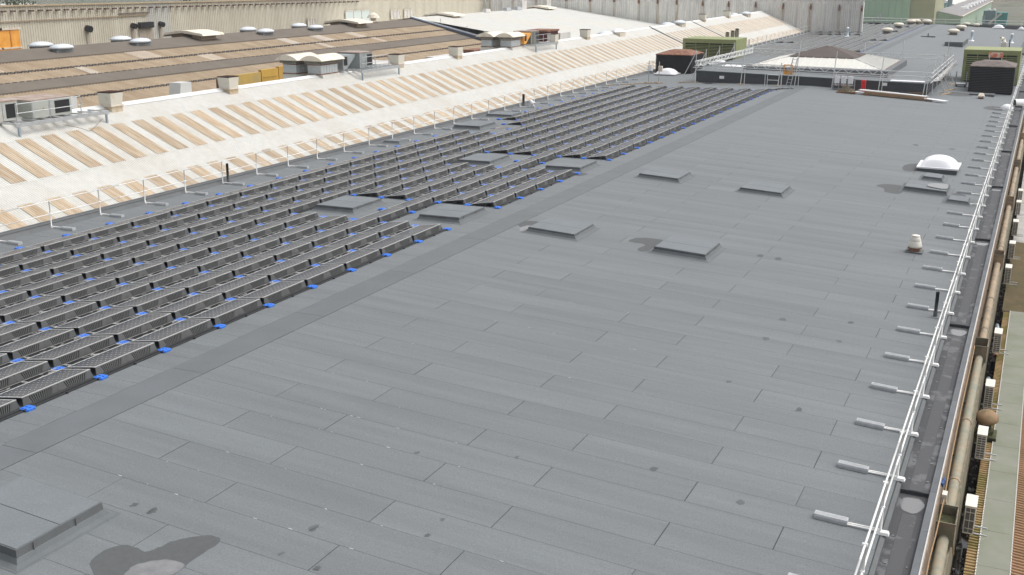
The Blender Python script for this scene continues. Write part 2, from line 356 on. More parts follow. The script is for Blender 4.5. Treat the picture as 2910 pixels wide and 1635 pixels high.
# long horizontal pipe with collars beneath the edge
pipe = T('rainwater_pipe', 'long beige horizontal pipe with collars under the right roof edge', 'pipe')
for i, y in enumerate(GY[:-1]):
    m = MB(); m.tube((16.72, y+1.13, -1.90), (16.72, GY[i+1]+.40, -1.90), .115, 14, cap=False); P(m, 'pipe_length', beige if i > 1 else mat('pipe_greygreen', (.25, .26, .21), .7, n=2, c2=(.33, .27, .19), n2=(6, .1)), pipe, smooth=True)
    for q in (3.2, 7.0):
        m = MB(); m.tube((16.72, y+q, -1.90), (16.72, y+q+.10, -1.90), .130, 14); P(m, 'collar', beige, pipe)
    for q in (1.6, 5.1, 8.8):
        m = MB(); m.box(16.545, 16.80, y+q, y+q+.05, -2.06, -2.0); P(m, 'bracket', beigedirt, pipe)
cb = T('roof_edge_cable', 'thin orange-brown cable run along the fascia beneath the white trim', 'cable')
pts = [(16.60, 14.0, -1.45), (16.59, 19, -1.46), (16.575, 20.2, -1.47), (16.60, 21.5, -1.45), (16.61, 23.1, -1.44), (16.585, 25, -1.45), (16.57, 28.3, -1.42), (16.575, 32, -1.44), (16.57, 33.7, -1.40)]
m = MB()
for a, c in zip(pts, pts[1:]): m.tube(a, c, .014, 6)
P(m, 'cable_line', copperm, cb)
m = MB(); m.box(16.56, 16.66, 23.0, 23.22, -1.62, -1.36); P(m, 'junction_box', acwhite, cb)
m = MB()
bp = [(16.61, 23.1, -1.46), (16.72, 22.9, -1.62), (16.86, 22.75, -2.0), (16.93, 22.8, -2.6)]
for a, c in zip(bp, bp[1:]): m.tube(a, c, .02, 6)
P(m, 'branch_line', copperm, cb)

# hopper boxes at each sump
wh = ['nearest rusty-grey open hopper box with mossy inside under the gutter edge', 'second open grey hopper box along the pipe with a rusty rim', 'beige closed-front hopper box beside the air conditioners, third from the near end', 'fourth beige hopper box along the roof edge pipe', 'fifth hopper box, small and far along the beige pipe', 'sixth hopper box, smallest visible along the far pipe']
for i, y in enumerate(GY[1:7]):
    hy = y+.75
    t = T('hopper_box', wh[i], 'rain hopper', 'hopper boxes on the rainwater pipe', (16.72, hy, -1.55))
    mm = beigedirt if i < 2 else beige
    for a in [(-.20, -.18, -.42, .42), (.18, .20, -.42, .42), (-.18, .18, -.42, -.40), (-.18, .18, .40, .42)]:
        m = MB(); m.box(*a, -.48, .02); P(m, 'side_panel', mm, t)
    m = MB(); m.box(-.18, .18, -.40, .40, -.48, -.16 if i != 1 else -.30); P(m, 'inside', mossy if i < 1 else darkwater if i == 1 else beigedirt, t)
    m = MB()
    for a in [(-.215, -.195, -.435, .435), (.195, .215, -.435, .435), (-.195, .195, -.435, -.41), (-.195, .195, .41, .435)]: m.box(*a, .021, .05)
    P(m, 'rim', mm, t)
# blue cloth scrap near sump
m = MB(); m.extr([(16.52, 22.75), (16.57, 22.7), (16.60, 22.95), (16.55, 23.1)], 2, -1.06, -.98); tag(P(m, 'cloth_scrap', mat('blue_cloth', (.07, .13, .30), .9, n=20, amt=.5)), 'small blue rag stuffed beside the nearest hopper box', 'rag')

# alley between the walls
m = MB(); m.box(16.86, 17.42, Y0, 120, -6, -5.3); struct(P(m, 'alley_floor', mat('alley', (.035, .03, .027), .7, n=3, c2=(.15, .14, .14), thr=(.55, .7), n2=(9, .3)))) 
for i, (a, c) in enumerate([(17.5, 23.0), (25.5, 30.0), (36.5, 39)]):
    m = MB(); m.face([(16.88, a, -5.29), (17.22, a, -5.29), (17.22, c, -5.29), (16.88, c, -5.29)]); struct(P(m, 'puddle', darkwater))
m = MB(); m.box(17.0, 17.2, 43.0, 46.5, -5.29, -4.9); tag(P(m, 'dark_duct', mat('dkd', (.06, .045, .035), .6, n=4, amt=.3)), 'dark brown box duct lying in the alley below the pipe', 'duct')
# angled rusty flashing ducts on the wall
for i, (y, lb) in enumerate([(43.2, 'bent galvanised duct with a red-brown rusty end in the alley'), (37.0, 'short bent pipe with red paint in the alley before the third cabinet')]):
    t = T('bent_duct', lb, 'duct', 'bent ducts in the alley', (17.02, y, -3.5))
    m = MB(); m.tube((0, 0, 0), (.12, -.9, -.15), .07, 10); P(m, 'duct_pipe', blugrey, t, smooth=True)
    m = MB(); m.tube((.12, -.9, -.15), (.10, -2.1, -.55), .08, 10); P(m, 'duct_elbow', rust, t, smooth=True)
# debris
deb = MB()
for i in range(420):
    y = R.uniform(19, 70); x = R.uniform(16.88, 17.2); e = R.uniform(.02, .07); z = -5.29
    deb.hexa([(x-e, y-e, z), (x+e, y-e*.6, z), (x+e, y+e, z), (x-e*.7, y+e*1.3, z), (x-e*.6, y-e*.6, z+.03), (x+e*.5, y-e*.4, z+.05), (x+e*.6, y+e*.7, z+.02), (x-e*.5, y+e, z+.04)])
struct_d = P(deb, 'alley_debris', lightbits); struct_d['kind'] = 'stuff'; struct_d['label'] = 'pale scraps and leaves lying in the dark alley below the roof edge'
# air conditioners
acs = [(26.45, 'nearest cream air conditioner with vertical grille bars on two grey brackets'), (31.1, 'second cream air conditioner, just before the brown mushroom vent'), (35.15, 'third cream air conditioner, just beyond the brown mushroom vent'), (40.8, 'fourth cream air conditioner, beside the open grey hopper'), (50.6, 'fifth cream air conditioner along the alley'), (55.4, 'sixth cream air conditioner along the alley'), (60.5, 'seventh cream air conditioner along the alley'), (65.9, 'eighth cream air conditioner along the alley'), (69.5, 'ninth and farthest air conditioner along the alley')]
for i, (y, lb) in enumerate(acs):
    t = T('air_conditioner', lb, 'air conditioner', 'air conditioners in the alley', (17.12, y, -3.0))
    m = MB(); m.box(-.125, .125, -.33, .33, -.72, 0); P(m, 'casing', acwhite, t)
    m = MB(); m.box(-.10, .10, -.338, -.331, -.68, -.04); P(m, 'grille_recess', acgrille, t)
    m = MB(); m.box(-.108, -.099, -.35, -.339, -.69, -.03); m.box(.099, .108, -.35, -.339, -.69, -.03); m.box(-.005, .005, -.35, -.339, -.69, -.03)
    nb = 3 if i == 0 else 9
    for q in range(nb): zz = -.68+.64*(q+.5)/nb; m.box(-.10, .10, -.348, -.340, zz-.006, zz+.006)
    P(m, 'grille_bars', acwhite, t)
    m = MB(); m.box(-.132, .132, -.34, .34, .001, .018); P(m, 'lid', acwhite, t)
    for q in (-.2, .2): m = MB(); m.bar((-.13, q, -.74), (.42, q-.02, -.74), .03); P(m, 'bracket', galv, t)
# brown mushroom ventilator
t = T('mushroom_vent', 'weathered brown mushroom-shaped ventilator dome between the air conditioners', 'ventilator', None, (17.16, 33.1, -3.75))
m = MB(); m.lathe((0, 0, .25), [(.14, 0), (.27, .02), (.33, .09), (.32, .18), (.26, .27), (.15, .34), (.03, .37)], 24, 1, 1.25); P(m, 'dome', cardb, t, smooth=True)
m = MB(); m.lathe((0, 0, -.1), [(.24, 0), (.24, .12), (.15, .16), (.15, .36)], 20); P(m, 'collar', mossy, t)
m = MB(); m.box(-.32, .32, -.36, .36, -.3, -.1); P(m, 'base', mossy, t)
# neighbouring low roof
nb_ = T('lean_to_roof', 'low brown ribbed roof with a wide green-grey felt capping beside the alley', 'building')
m = MB(); p = .115; x0, x1 = 17.16, 17.41
def ribs(x0, x1, ya, yb, z, p, amp, dz=0.0, ends=True):
    """ribs run along X, profile repeats along Y"""
    m = MB(); n_ = int((yb-ya)/p); pr_ = [(0, 0), (.3, 0), (.42, amp), (.78, amp), (.9, 0)]
    for i in range(n_):
        for f, a in pr_:
            yy = ya+(i+f)*p; m.v.append((x0, yy, z+a)); m.v.append((x1, yy, z+dz+a))
    for i in range(n_*5-1): m.f.append((2*i, 2*i+1, 2*i+3, 2*i+2))
    return m
P(ribs(17.16, 17.42, 14, 46.9, -4.0, .145, .035, .0), 'ribbed_sheet', ribyellow, nb_)
P(ribs(18.12, 22, 14, 46.9, -4.0, .145, .035, -.3), 'ribbed_sheet', mat('ribs_red', (.33, .20, .12), .85, n=1, c2=(.25, .16, .09), n2=(6, .1)), nb_)
P(ribs(17.10, 22, 47.0, 60, -4.0, .12, .035, -.3), 'ribbed_sheet', mat('ribs_dk', (.22, .17, .10), .85, n=1, c2=(.16, .14, .08), n2=(6, .1)), nb_)
P(ribs(17.10, 22, 60, 120, -4.0, .15, .035, -.3), 'ribbed_sheet', lightbits, nb_)
for k in range(18):
    a = 14+k*1.85; c = min(a+1.84, 46.9)
    if a > 46.5: break
    m = MB(); m.box(17.415, 18.13, a, c, -4.0, -3.935); P(m, 'capping_sheet', greenfelt, nb_)
for x, nm in ((17.405, 'a'), (18.13, 'b')):
    m = MB()
    for q in range(int(33/.145)): yy = 14+q*.145; m.box(x-.012, x+.012, yy, yy+.11, -3.945, -3.925)
    P(m, 'edge_strip', mat('pale_edge', (.66, .64, .60), .6, n=30, amt=.3), nb_, stuff=True)
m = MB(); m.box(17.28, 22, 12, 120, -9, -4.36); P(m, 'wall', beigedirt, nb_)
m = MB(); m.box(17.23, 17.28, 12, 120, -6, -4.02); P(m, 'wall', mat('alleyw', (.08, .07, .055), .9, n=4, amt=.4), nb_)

# ================================================================== stains and puddles on the felt
def blob(name, pts, m, dz):
    q = MB(); c = [sum(p[0] for p in pts)/len(pts), sum(p[1] for p in pts)/len(pts)]
    out = []
    for i in range(len(pts)):
        a, b_, c_, d_ = pts[i-1], pts[i], pts[(i+1) % len(pts)], pts[(i+2) % len(pts)]
        for t_ in (0, .25, .5, .75):
            def cr(k): return .5*((2*b_[k])+(-a[k]+c_[k])*t_+(2*a[k]-5*b_[k]+4*c_[k]-d_[k])*t_*t_+(-a[k]+3*b_[k]-3*c_[k]+d_[k])*t_**3)
            x, y = cr(0)+R.uniform(-.022, .022), cr(1)+R.uniform(-.022, .022); out.append((x, y, zr(x)+dz))
    q.face(out); o = P(q, name, m); struct(o); return o
blob('wet_patch', [(4.0, 11.6), (3.87, 12.08), (4.1, 12.38), (4.5, 12.38), (4.62, 12.65), (4.67, 12.91), (5.01, 13.3), (5.36, 13.32), (5.38, 12.8), (5.4, 12.1), (5.42, 11.3), (4.7, 11.3)], wetfelt, .010)
blob('puddle', [(4.72, 12.12), (5.05, 12.38), (5.36, 12.36), (5.37, 11.9), (5.3, 11.45), (4.85, 11.5), (4.66, 11.8)], mat('shallow_water', (.21, .212, .218), .12, spec=.8, n=3, amt=.3), .013)
blob('wet_patch', [(4.45, 37.0), (4.5, 37.6), (4.95, 37.9), (5.5, 37.9), (5.6, 37.0), (5.45, 36.0), (5.1, 36.1), (5.1, 36.9)], wetfelt, .010)
blob('wet_patch', [(-.05, 37.0), (.2, 37.7), (.7, 37.5), (.72, 36.2), (.5, 36.3)], wetfelt, .010)
blob('puddle', [(.30, 36.5), (.45, 37.0), (.78, 36.9), (.8, 36.1), (.5, 36.0)], water, .013)
blob('wet_patch', [(11.4, 60.2), (11.7, 61.3), (12.2, 61.3), (12.2, 59.2), (11.6, 58.9)], wetfelt, .010)
blob('wet_patch', [(10.9, 53.9), (11.3, 54.6), (12.1, 54.5), (12.15, 52.6), (11.5, 52.6), (11.3, 53.4)], wetfelt, .010)
blob('wet_patch', [(14.2, 53.9), (14.5, 54.6), (14.9, 54.2), (14.9, 53.2), (14.4, 53.1)], wetfelt, .010)
blob('puddle', [(-2.1, 47.6), (-1.9, 48.2), (-1.6, 48.1), (-1.7, 47.4)], wetfelt, .010)
blob('puddle', [(-13.2, 60.8), (-13.0, 62.0), (-12.4, 61.9), (-12.3, 60.9)], water, .012)
blob('wet_patch', [(9.9, 97.5), (10.6, 99.6), (12.2, 99.3), (12.4, 97.6), (11.2, 96.6)], wetfelt, .010)
blob('wet_patch', [(13.7, 90.0), (14.2, 91.9), (15.0, 91.5), (15.2, 89.8), (14.4, 89.2)], wetfelt, .010)
for x, y, e in [(6.5, 14.47, .13), (8.37, 15.9, .06), (8.4, 15.26, .07), (6.52, 13.47, .07), (7.33, 13.4, .08), (6.56, 18.05, .06), (8.45, 18.92, .07), (11.34, 31.19, .16), (11.3, 29.23, .15), (11.24, 25.48, .1), (13.16, 24.64, .13), (13.18, 32.05, .14), (13.18, 30.16, .12), (11.13, 19.9, .13), (13.08, 19.42, .12), (3.18, 13.49, .09), (3.62, 13.49, .12), (7.2, 37.2, .16), (9.1, 37.9, .2), (9.75, 37.9, .2), (13.2, 58.8, .2), (13.2, 68, .3), (11.2, 68, .25)]:
    a = R.uniform(0, 3)
    pts = [(x+e*.75*math.cos(t)*R.uniform(.7, 1.2), y+e*1.25*math.sin(t)*R.uniform(.8, 1.2)) for t in [k*math.pi/4 for k in range(8)]]
    blob('wet_patch', [(x+(px-x)*.85, y+(py-y)*R.uniform(.6, .95)) for px, py in pts], R.choice([wetfelt, mat('damp_felt', (.118, .127, .132), .8, n=9, amt=.1)]), .0095)
# white scuffs where the laps were sealed
for i in range(46):
    k = R.choice([-4, -3, -2, -1, 0, 1, 2, 3, 6, 9, 12]); x = R.uniform(1.5, 10); y = SY0+k*SW+R.uniform(-.02, .02); e = R.uniform(.015, .09)
    m = MB(); z = zr(x)+.0086; m.face([(x, y, z), (x+e, y+R.uniform(-.005, .005), z-SR*e), (x+e, y+.014, z-SR*e), (x, y+.012, z)]); struct(P(m, 'scuff', mat('chalk', (.55, .55, .53), .8)))

# ================================================================== felt-covered plinths
def plinth(x0, x1, y0, y1, h, label, seams=True, zt=0.0):
    zc = zr((x0+x1)/2); t = T('rooflight_plinth', label, 'roof plinth', 'felt-covered rooflight plinths', ((x0+x1)/2, (y0+y1)/2, zc))
    a, c = (x1-x0)/2, (y1-y0)/2; s_ = SR if x0 > 0 else -SL
    def Z(x, z): return z-s_*x
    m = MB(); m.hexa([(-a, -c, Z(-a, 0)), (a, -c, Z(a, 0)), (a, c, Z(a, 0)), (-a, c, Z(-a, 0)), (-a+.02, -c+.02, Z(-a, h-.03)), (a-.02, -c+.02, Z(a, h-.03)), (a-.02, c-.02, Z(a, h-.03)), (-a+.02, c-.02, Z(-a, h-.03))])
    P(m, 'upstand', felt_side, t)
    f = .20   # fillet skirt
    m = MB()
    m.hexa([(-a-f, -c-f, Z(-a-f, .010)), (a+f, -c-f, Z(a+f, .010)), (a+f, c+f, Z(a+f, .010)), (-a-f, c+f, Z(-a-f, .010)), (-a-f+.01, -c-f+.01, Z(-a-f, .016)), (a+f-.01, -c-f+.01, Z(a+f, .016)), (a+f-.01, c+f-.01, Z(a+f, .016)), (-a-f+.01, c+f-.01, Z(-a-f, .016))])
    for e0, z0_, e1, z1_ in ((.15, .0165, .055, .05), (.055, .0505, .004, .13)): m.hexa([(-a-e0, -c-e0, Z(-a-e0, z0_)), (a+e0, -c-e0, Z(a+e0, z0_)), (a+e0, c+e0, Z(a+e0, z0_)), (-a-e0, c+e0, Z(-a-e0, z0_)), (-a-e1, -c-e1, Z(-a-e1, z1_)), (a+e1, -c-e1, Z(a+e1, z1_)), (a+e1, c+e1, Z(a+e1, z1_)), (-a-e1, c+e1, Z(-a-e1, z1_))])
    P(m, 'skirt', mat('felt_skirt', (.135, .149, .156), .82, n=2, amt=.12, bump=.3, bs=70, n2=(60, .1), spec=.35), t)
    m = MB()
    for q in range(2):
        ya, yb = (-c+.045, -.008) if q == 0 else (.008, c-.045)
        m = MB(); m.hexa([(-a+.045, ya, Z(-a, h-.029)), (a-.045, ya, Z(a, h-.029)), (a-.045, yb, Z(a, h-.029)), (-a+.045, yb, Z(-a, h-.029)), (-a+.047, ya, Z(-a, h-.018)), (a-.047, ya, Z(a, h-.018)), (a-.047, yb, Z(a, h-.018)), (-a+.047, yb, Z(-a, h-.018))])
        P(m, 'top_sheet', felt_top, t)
    for xs in (-a+.25, .1):
        m = MB(); m.bar((xs, -c-.008, Z(xs, .02)), (xs, -c-.002, Z(xs, h-.04)), .014, .008, (0, 1, 0)); P(m, 'lap_seam', bitumen, t)
    for ys in (-c+.35, .3):
        m = MB(); m.bar((a+.008, ys, Z(a, .02)), (a+.002, ys, Z(a, h-.04)), .014, .008, (1, 0, 0)); P(m, 'lap_seam', bitumen, t)
    return t
plinth(.95, 3.0, 11.02, 12.95, .30, 'large felt-covered plinth cut off by the lower left photo corner')
plinth(-8.85, -7.0, 36.15, 38.35, .25, 'felt-covered plinth inside the nearest gap of the solar array')
plinth(-3.95, -2.15, 36.15, 38.35, .25, 'felt-covered plinth at the array edge beside the nearest gap')
plinth(.8, 2.7, 36.05, 38.0, .22, 'felt-covered plinth just right of the ridge with a bright puddle at its corner')
plinth(5.7, 7.6, 36.1, 38.05, .24, 'felt-covered plinth with a dark damp patch at its left, on the open roof')
plinth(-8.85, -7.0, 48.45, 50.7, .25, 'felt-covered plinth inside the second gap of the solar array')
plinth(-3.95, -2.1, 48.4, 50.6, .25, 'felt-covered plinth at the array edge beside the second gap')
plinth(.85, 2.8, 48.4, 50.4, .22, 'farther felt-covered plinth just right of the roof ridge')
plinth(5.7, 7.6, 48.3, 50.2, .22, 'farther felt-covered plinth on the middle of the open roof')
plinth(-15.4, -13.55, 60.1, 62.3, .26, 'felt-covered plinth at the left end of the array near the left railing')
plinth(-16.2, -14.3, 66.2, 67.8, .22, 'low felt-covered plinth hard against the left railing, farthest of the two there')
plinth(-16.2, -15.2, 53.2, 54.1, .18, 'small felt-covered plinth beside the left railing')
plinth(12.2, 14.1, 53.4, 55.3, .26, 'wide damp felt-covered plinth in front of the small one near the right railing')
plinth(12.7, 13.6, 56.9, 58.1, .22, 'small felt-covered plinth in front of the white dome rooflight')
plinth(14.25, 15.15, 51.9, 53.1, .2, 'small felt-covered plinth with a counterweight arm passing over it')
blob('puddle', [(13.2, 54.0), (13.35, 54.9), (14.0, 55.0), (14.0, 53.8)], water, .278)

def dome(x, y, sx, sy, label, h=.55, base=.28, th=.06):
    t = T('dome_rooflight', label, 'rooflight', 'white dome rooflights', (x, y, zr(x)))
    m = MB(); m.box(-sx, sx, -sy, sy, -.06, base-.02, .02, .02); P(m, 'upstand', felt_side, t)
    m = MB(); m.box(-sx-.06, sx+.06, -sy-.06, sy+.06, base-.02, base+th); P(m, 'frame', domewhite, t)
    m = MB(); N_ = 12; 
    for i in range(N_+1):
        for j in range(N_+1):
            u, v = -1+2*i/N_, -1+2*j/N_
            zz = max(0, 1-u*u)**.6*max(0, 1-abs(v)**5)**.6
            m.v.append((u*(sx-.08), v*(sy-.08), base+th+.002+h*zz))
    for i in range(N_):
        for j in range(N_): k = i*(N_+1)+j; m.f.append((k, k+N_+1, k+N_+2, k+1))
    P(m, 'dome', domewhite, t, smooth=True); return t
dome(13.15, 60.4, .95, 1.05, 'white acrylic dome rooflight near the right railing with a damp patch', .46, .22)
m = MB(); m.box(12.1, 12.28, 59.5, 61.4, -.45, -.2)
dome(-14.5, 100.6, .95, .95, 'white dome rooflight in front of the black louvred box by the left railing', .45, .10)
dome(-11.9, 109.5, .8, .8, 'white dome rooflight partly hidden behind scaffolding near the black louvred box', .4, .35)
dome(9.7, 212.2-1.6, .9, .9, 'white dome rooflight at the far end of the roof behind the far railing', .5, .1)
dome(13.3, 210.8, .5, .6, 'small white dome rooflight in the far right roof corner', .4, .1)

# ================================================================== SOLAR ARRAY
DY, PX0, PY0, DX = 2.147, -2.05, 15.70, 1.404
TILT = math.atan2(.15, .94)
ML, MW = 2.005, .965      # module length (Y) and width
LYC = DY/2
# shared meshes, local origin at the pad of the near end (x = row pad, y = pad)
def module_mesh():
    m = MB(); y0_, y1_ = .036, .036+ML
    # in the tilted plane: s along slope from low (-x) to high; built flat, rotated later
    f = .034
    for a in [(0, f, 0, ML), (MW-f, MW, 0, ML), (f, MW-f, 0, f), (f, MW-f, ML-f, ML)]: m.box(a[0], a[1], a[2], a[3], -.014, .004)
    return m.mesh('module_frame', alu)
def cell_mesh():
    m = MB(); f = .034; m.face([(f, f, -.0), (MW-f, f, 0), (MW-f, ML-f, 0), (f, ML-f, 0)])
    m.u = [(-.1, -.1), (6.1, -.1), (6.1, 12.1), (-.1, 12.1)]
    return m.mesh('cell_sheet', cells)
def tub_mesh():
    # rear face of one tub, 1.03 m long: slants from the high edge down and outwards
    m = MB(); L = .985
    top, bot = (-.245, .195), (-.20, .004)
    def pt(t, y, o=0): return (top[0]+(bot[0]-top[0])*t+o*.88, y, top[1]+(bot[1]-top[1])*t+o*.47)
    def slab(t0, t1, y0, y1, o0, o1, iy0=None, iy1=None):
        iy0 = y0 if iy0 is None else iy0; iy1 = y1 if iy1 is None else iy1
        m.hexa([pt(t1, iy0, o0), pt(t1, iy0, o1), pt(t1, iy1, o1), pt(t1, iy1, o0), pt(t0, y0, o0), pt(t0, y0, o1), pt(t0, y1, o1), pt(t0, y1, o0)])
    slab(0, .10, .0, L, -.02, .012)                 # top bar
    slab(.10, 1, .0, .13, -.02, .012, -.03, .22)     # flat cheeks, wider at the foot
    slab(.10, 1, L-.13, L, -.02, .012, L-.22, L+.03)
    slab(.92, 1, .2, L-.2, -.02, .012)
    for k in range(12):
        a = .15+k*(L-.30)/11; cc = (a-L/2)*.80+L/2; slab(.10, .93, a-.017, a+.017, -.022, .006, cc-.015, cc+.015)
    me = m.mesh('mount_tub', tub)
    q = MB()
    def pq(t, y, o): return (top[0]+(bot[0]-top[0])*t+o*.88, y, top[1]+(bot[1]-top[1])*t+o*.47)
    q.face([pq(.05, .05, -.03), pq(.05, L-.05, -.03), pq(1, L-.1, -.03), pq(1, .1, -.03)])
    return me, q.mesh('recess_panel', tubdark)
def side_mesh():
    m = MB(); pr_ = [(-1.16, .0), (-.93, .0), (-.86, .045), (-.62, .045), (-.56, .0), (-.50, .0), (-.44, .10), (-.30, .10), (-.22, .0), (-.095, .0), (-.20, .175), (-1.12, .03)]
    m.extr(pr_, 1, 0, .012); return m.mesh('side_plate', mat('side_plastic', (.03, .03, .031), .5))
def tray_mesh(front=False):
    m = MB(); w_ = .04 if front else .27
    m.box(-.19, w_, .0, DY, .008, .022)
    nsl = 1 if front else 4
    for k in range(nsl): x = -.05+k*.085; m.box(x, x+.014, .25, DY-.15, .0225, .05)
    if front:
        for yy in (1.05, 2.0): m.box(.02, .075, yy, yy+.05, .008, .05)
    return m.mesh('base_tray', traym)
def clip_mesh(seed):
    r_ = random.Random(seed); m = MB()
    for k in range(9):
        y = r_.uniform(.15, DY-.1); x = r_.uniform(-.02, .22); m.bar((x, y, .055+r_.uniform(0, .02)), (x+r_.uniform(-.06, .06), y+r_.uniform(.04, .25), .06), .012+r_.random()*.012, .006)
    for yy in (.22, 1.08, 1.95): m.bar((-.02, yy, .06), (.22, yy+.03, .07), .05, .008)
    m.bar((-.06, 0, .062), (-.02, DY, .066), .008); m.bar((.17, 0, .066), (.13, DY, .06), .008)
    return m.mesh('cable_clips', clipm)
def pad_mesh():
    m = MB(); e = .135; c = .04
    m.extr([(-e, -e+c), (-e+c, -e), (e-c, -e), (e, -e+c), (e, e-c), (e-c, e), (-e+c, e), (-e, e-c)], 2, .002, .045)
    e2 = .105
    for sx in (-1, 1):
        for sy in (-1, 1): m.box(sx*.055-.042, sx*.055+.042, sy*.055-.042, sy*.055+.042, .0452, .06, .006, .006)
    return m.mesh('foot_pad', blue)
MOD, CEL = module_mesh(), cell_mesh(); TUB, REC = tub_mesh(); SIDE = side_mesh(); TRAY, TRAYF = tray_mesh(), tray_mesh(True); CLIPS = [clip_mesh(k) for k in range(4)]; PAD = pad_mesh()
def has(m, n):
    if n > 33: return False
    if m in (0, 1, 3, 4) and 9 <= n <= 10: return False
    if m in (0, 1, 3, 4) and 15 <= n <= 16: return False
    if m == 7 and 20 <= n <= 21: return False
    if m == 8 and 20 <= n <= 22: return False
    return m <= 8
units = []
for m_ in range(9):
    row = []
    for n_ in range(-4, 34):
        if not has(m_, n_): continue
        x, y = PX0-m_*DX, PY0+n_*DY
        if vis((x-.5, y+2.1, zr(x)), 30) or vis((x, y+2.1, zr(x)), 30): row.append((m_, n_, x, y))
    for i, u in enumerate(row): units.append((*u, i+1, len(row)))
units.sort(key=lambda u: (Vector((u[2], u[3], 0))-CAM).length)
rown = {0: 'outer row beside bare roof', 8: 'last row by left railing'}
def build_panel(u, i):
    m_, n_, x, y, k, kt = u
    where = rown.get(m_, ordw(m_+1)+' row from bare roof')
    t = T('solar_panel', 'solar panel, %s from the near end of the %s' % (ordw(k), where), 'solar panel', 'solar panels of the near array', (x, y, zr(x)+.009))
    ry = -TILT
    o = link('module_frame', MOD, t, (-1.20, .072, .062), (0, ry, 0))
    link('cell_sheet', CEL, o)
    j = R.uniform(-.003, .003)
    for q in (0, 1):
        a = link('mount_tub', TUB, t, (j, .082+q*1.0, 0)); link('recess_panel', REC, a)
    if not has(m_, n_-1): link('side_plate', SIDE, t, (-.05, .08, 0))
    if not has(m_, n_+1): link('side_plate', SIDE, t, (-.05, DY-.09, 0))
    link('base_tray', TRAYF if m_ == 0 or not has(m_-1, n_) else TRAY, t)
    if m_ > 0 and has(m_-1, n_): link('cable_clips', CLIPS[(n_+m_) % 4], t)
    link('foot_pad', PAD, t)
    if not has(m_, n_+1): link('foot_pad', PAD, t, (0, DY, 0))
    if m_ == 8 or not has(m_+1, n_): link('foot_pad', PAD, t, (-DX, 0, -.0))
for i, u in enumerate(units[:298]): build_panel(u, i)
def merge(dst, me, M):
    i = len(dst.v); dst.v += [tuple(M @ v.co) for v in me.vertices]; dst.f += [tuple(i+k for k in p_.vertices) for p_ in me.polygons]
rs = {k: MB() for k in ('frame', 'cells', 'tub', 'pad', 'tray')}
def add_stuff(x, y, rs, tubs=True):
    B_ = Matrix.Translation((x, y, zr(x)+.009)); Mm = B_ @ Matrix.Translation((-1.20, .072, .062)) @ Matrix.Rotation(-TILT, 4, 'Y')
    merge(rs['frame'], MOD, Mm); merge(rs['cells'], CEL, Mm)
    if tubs:
        for q in (0, 1): merge(rs['tub'], TUB, B_ @ Matrix.Translation((0, .05+q*1.03, 0)))
        merge(rs['pad'], PAD, B_); merge(rs['tray'], TRAY, B_)
def finish_stuff(rs, label):
    t = None
    for k, mm in (('frame', alu), ('cells', None), ('tub', tub), ('pad', blue), ('tray', traym)):
        if not rs[k].v: continue
        m = rs[k]
        if k == 'cells': m.u = [((-.1, -.1), (6.1, -.1), (6.1, 12.1), (-.1, 12.1))[i % 4] for i in range(len(m.v))]
        if t is None:
            t = bpy.data.objects.new('solar_panel_field', None); COL.objects.link(t); t['label'] = label; t['category'] = 'solar panels'; t['kind'] = 'stuff'
        o = P(m, {'frame': 'module_frames', 'cells': 'cell_sheets', 'tub': 'mount_tubs', 'pad': 'foot_pads', 'tray': 'base_trays'}[k], mm or cells, t, stuff=True)
if len(units) > 298:
    for u in units[298:]: add_stuff(u[2], u[3], rs)
    finish_stuff(rs, 'farthest solar panels of the near array, before the scaffolded plinth building')
# the far array beyond the scaffolded block
rs = {k: MB() for k in ('frame', 'cells', 'tub', 'pad', 'tray')}
fx0 = -2.05
for m_ in range(10):
    for n_ in range(0, 36):
        y = 120.5+n_*2.6; x = fx0-m_*1.37
        if y > 207: continue
        if m_ in (0, 1, 2) and y < 134-m_*1.5: continue
        if 153 < y < 157 and m_ in (0, 1): continue
        if 174 < y < 181 and m_ in (1, 2): continue
        if 193 < y < 198 and m_ in (1, 2): continue
        if 166 < y < 170.5 and m_ in (4, 5, 6): continue
        if 146 < y < 150 and m_ in (8, 9): continue
        if 168 < y < 171 and m_ in (7, 8): continue
        B_ = Matrix.Translation((x, y, zr(x)+.009)); Mm = B_ @ Matrix.Translation((-1.20, .072, .062)) @ Matrix.Rotation(-TILT, 4, 'Y') @ Matrix.Diagonal((1, 1.22, 1, 1))
        merge(rs['frame'], MOD, Mm); merge(rs['cells'], CEL, Mm)
        rs['tub'].hexa([(x-.35, y, zr(x)), (x-.085, y, zr(x)), (x-.085, y+2.55, zr(x)), (x-.35, y+2.55, zr(x)), (x-.35, y, .2+zr(x)), (x-.255, y, .198+zr(x)), (x-.255, y+2.55, .198+zr(x)), (x-.35, y+2.55, .2+zr(x))])
        if m_ == 0: merge(rs['pad'], PAD, B_)
        rs['tray'].box(x-.08, x+.1, y, y+2.6, zr(x)+.008, zr(x)+.03)
finish_stuff(rs, 'far field of solar panels in long rows beyond the scaffolded plinth building')

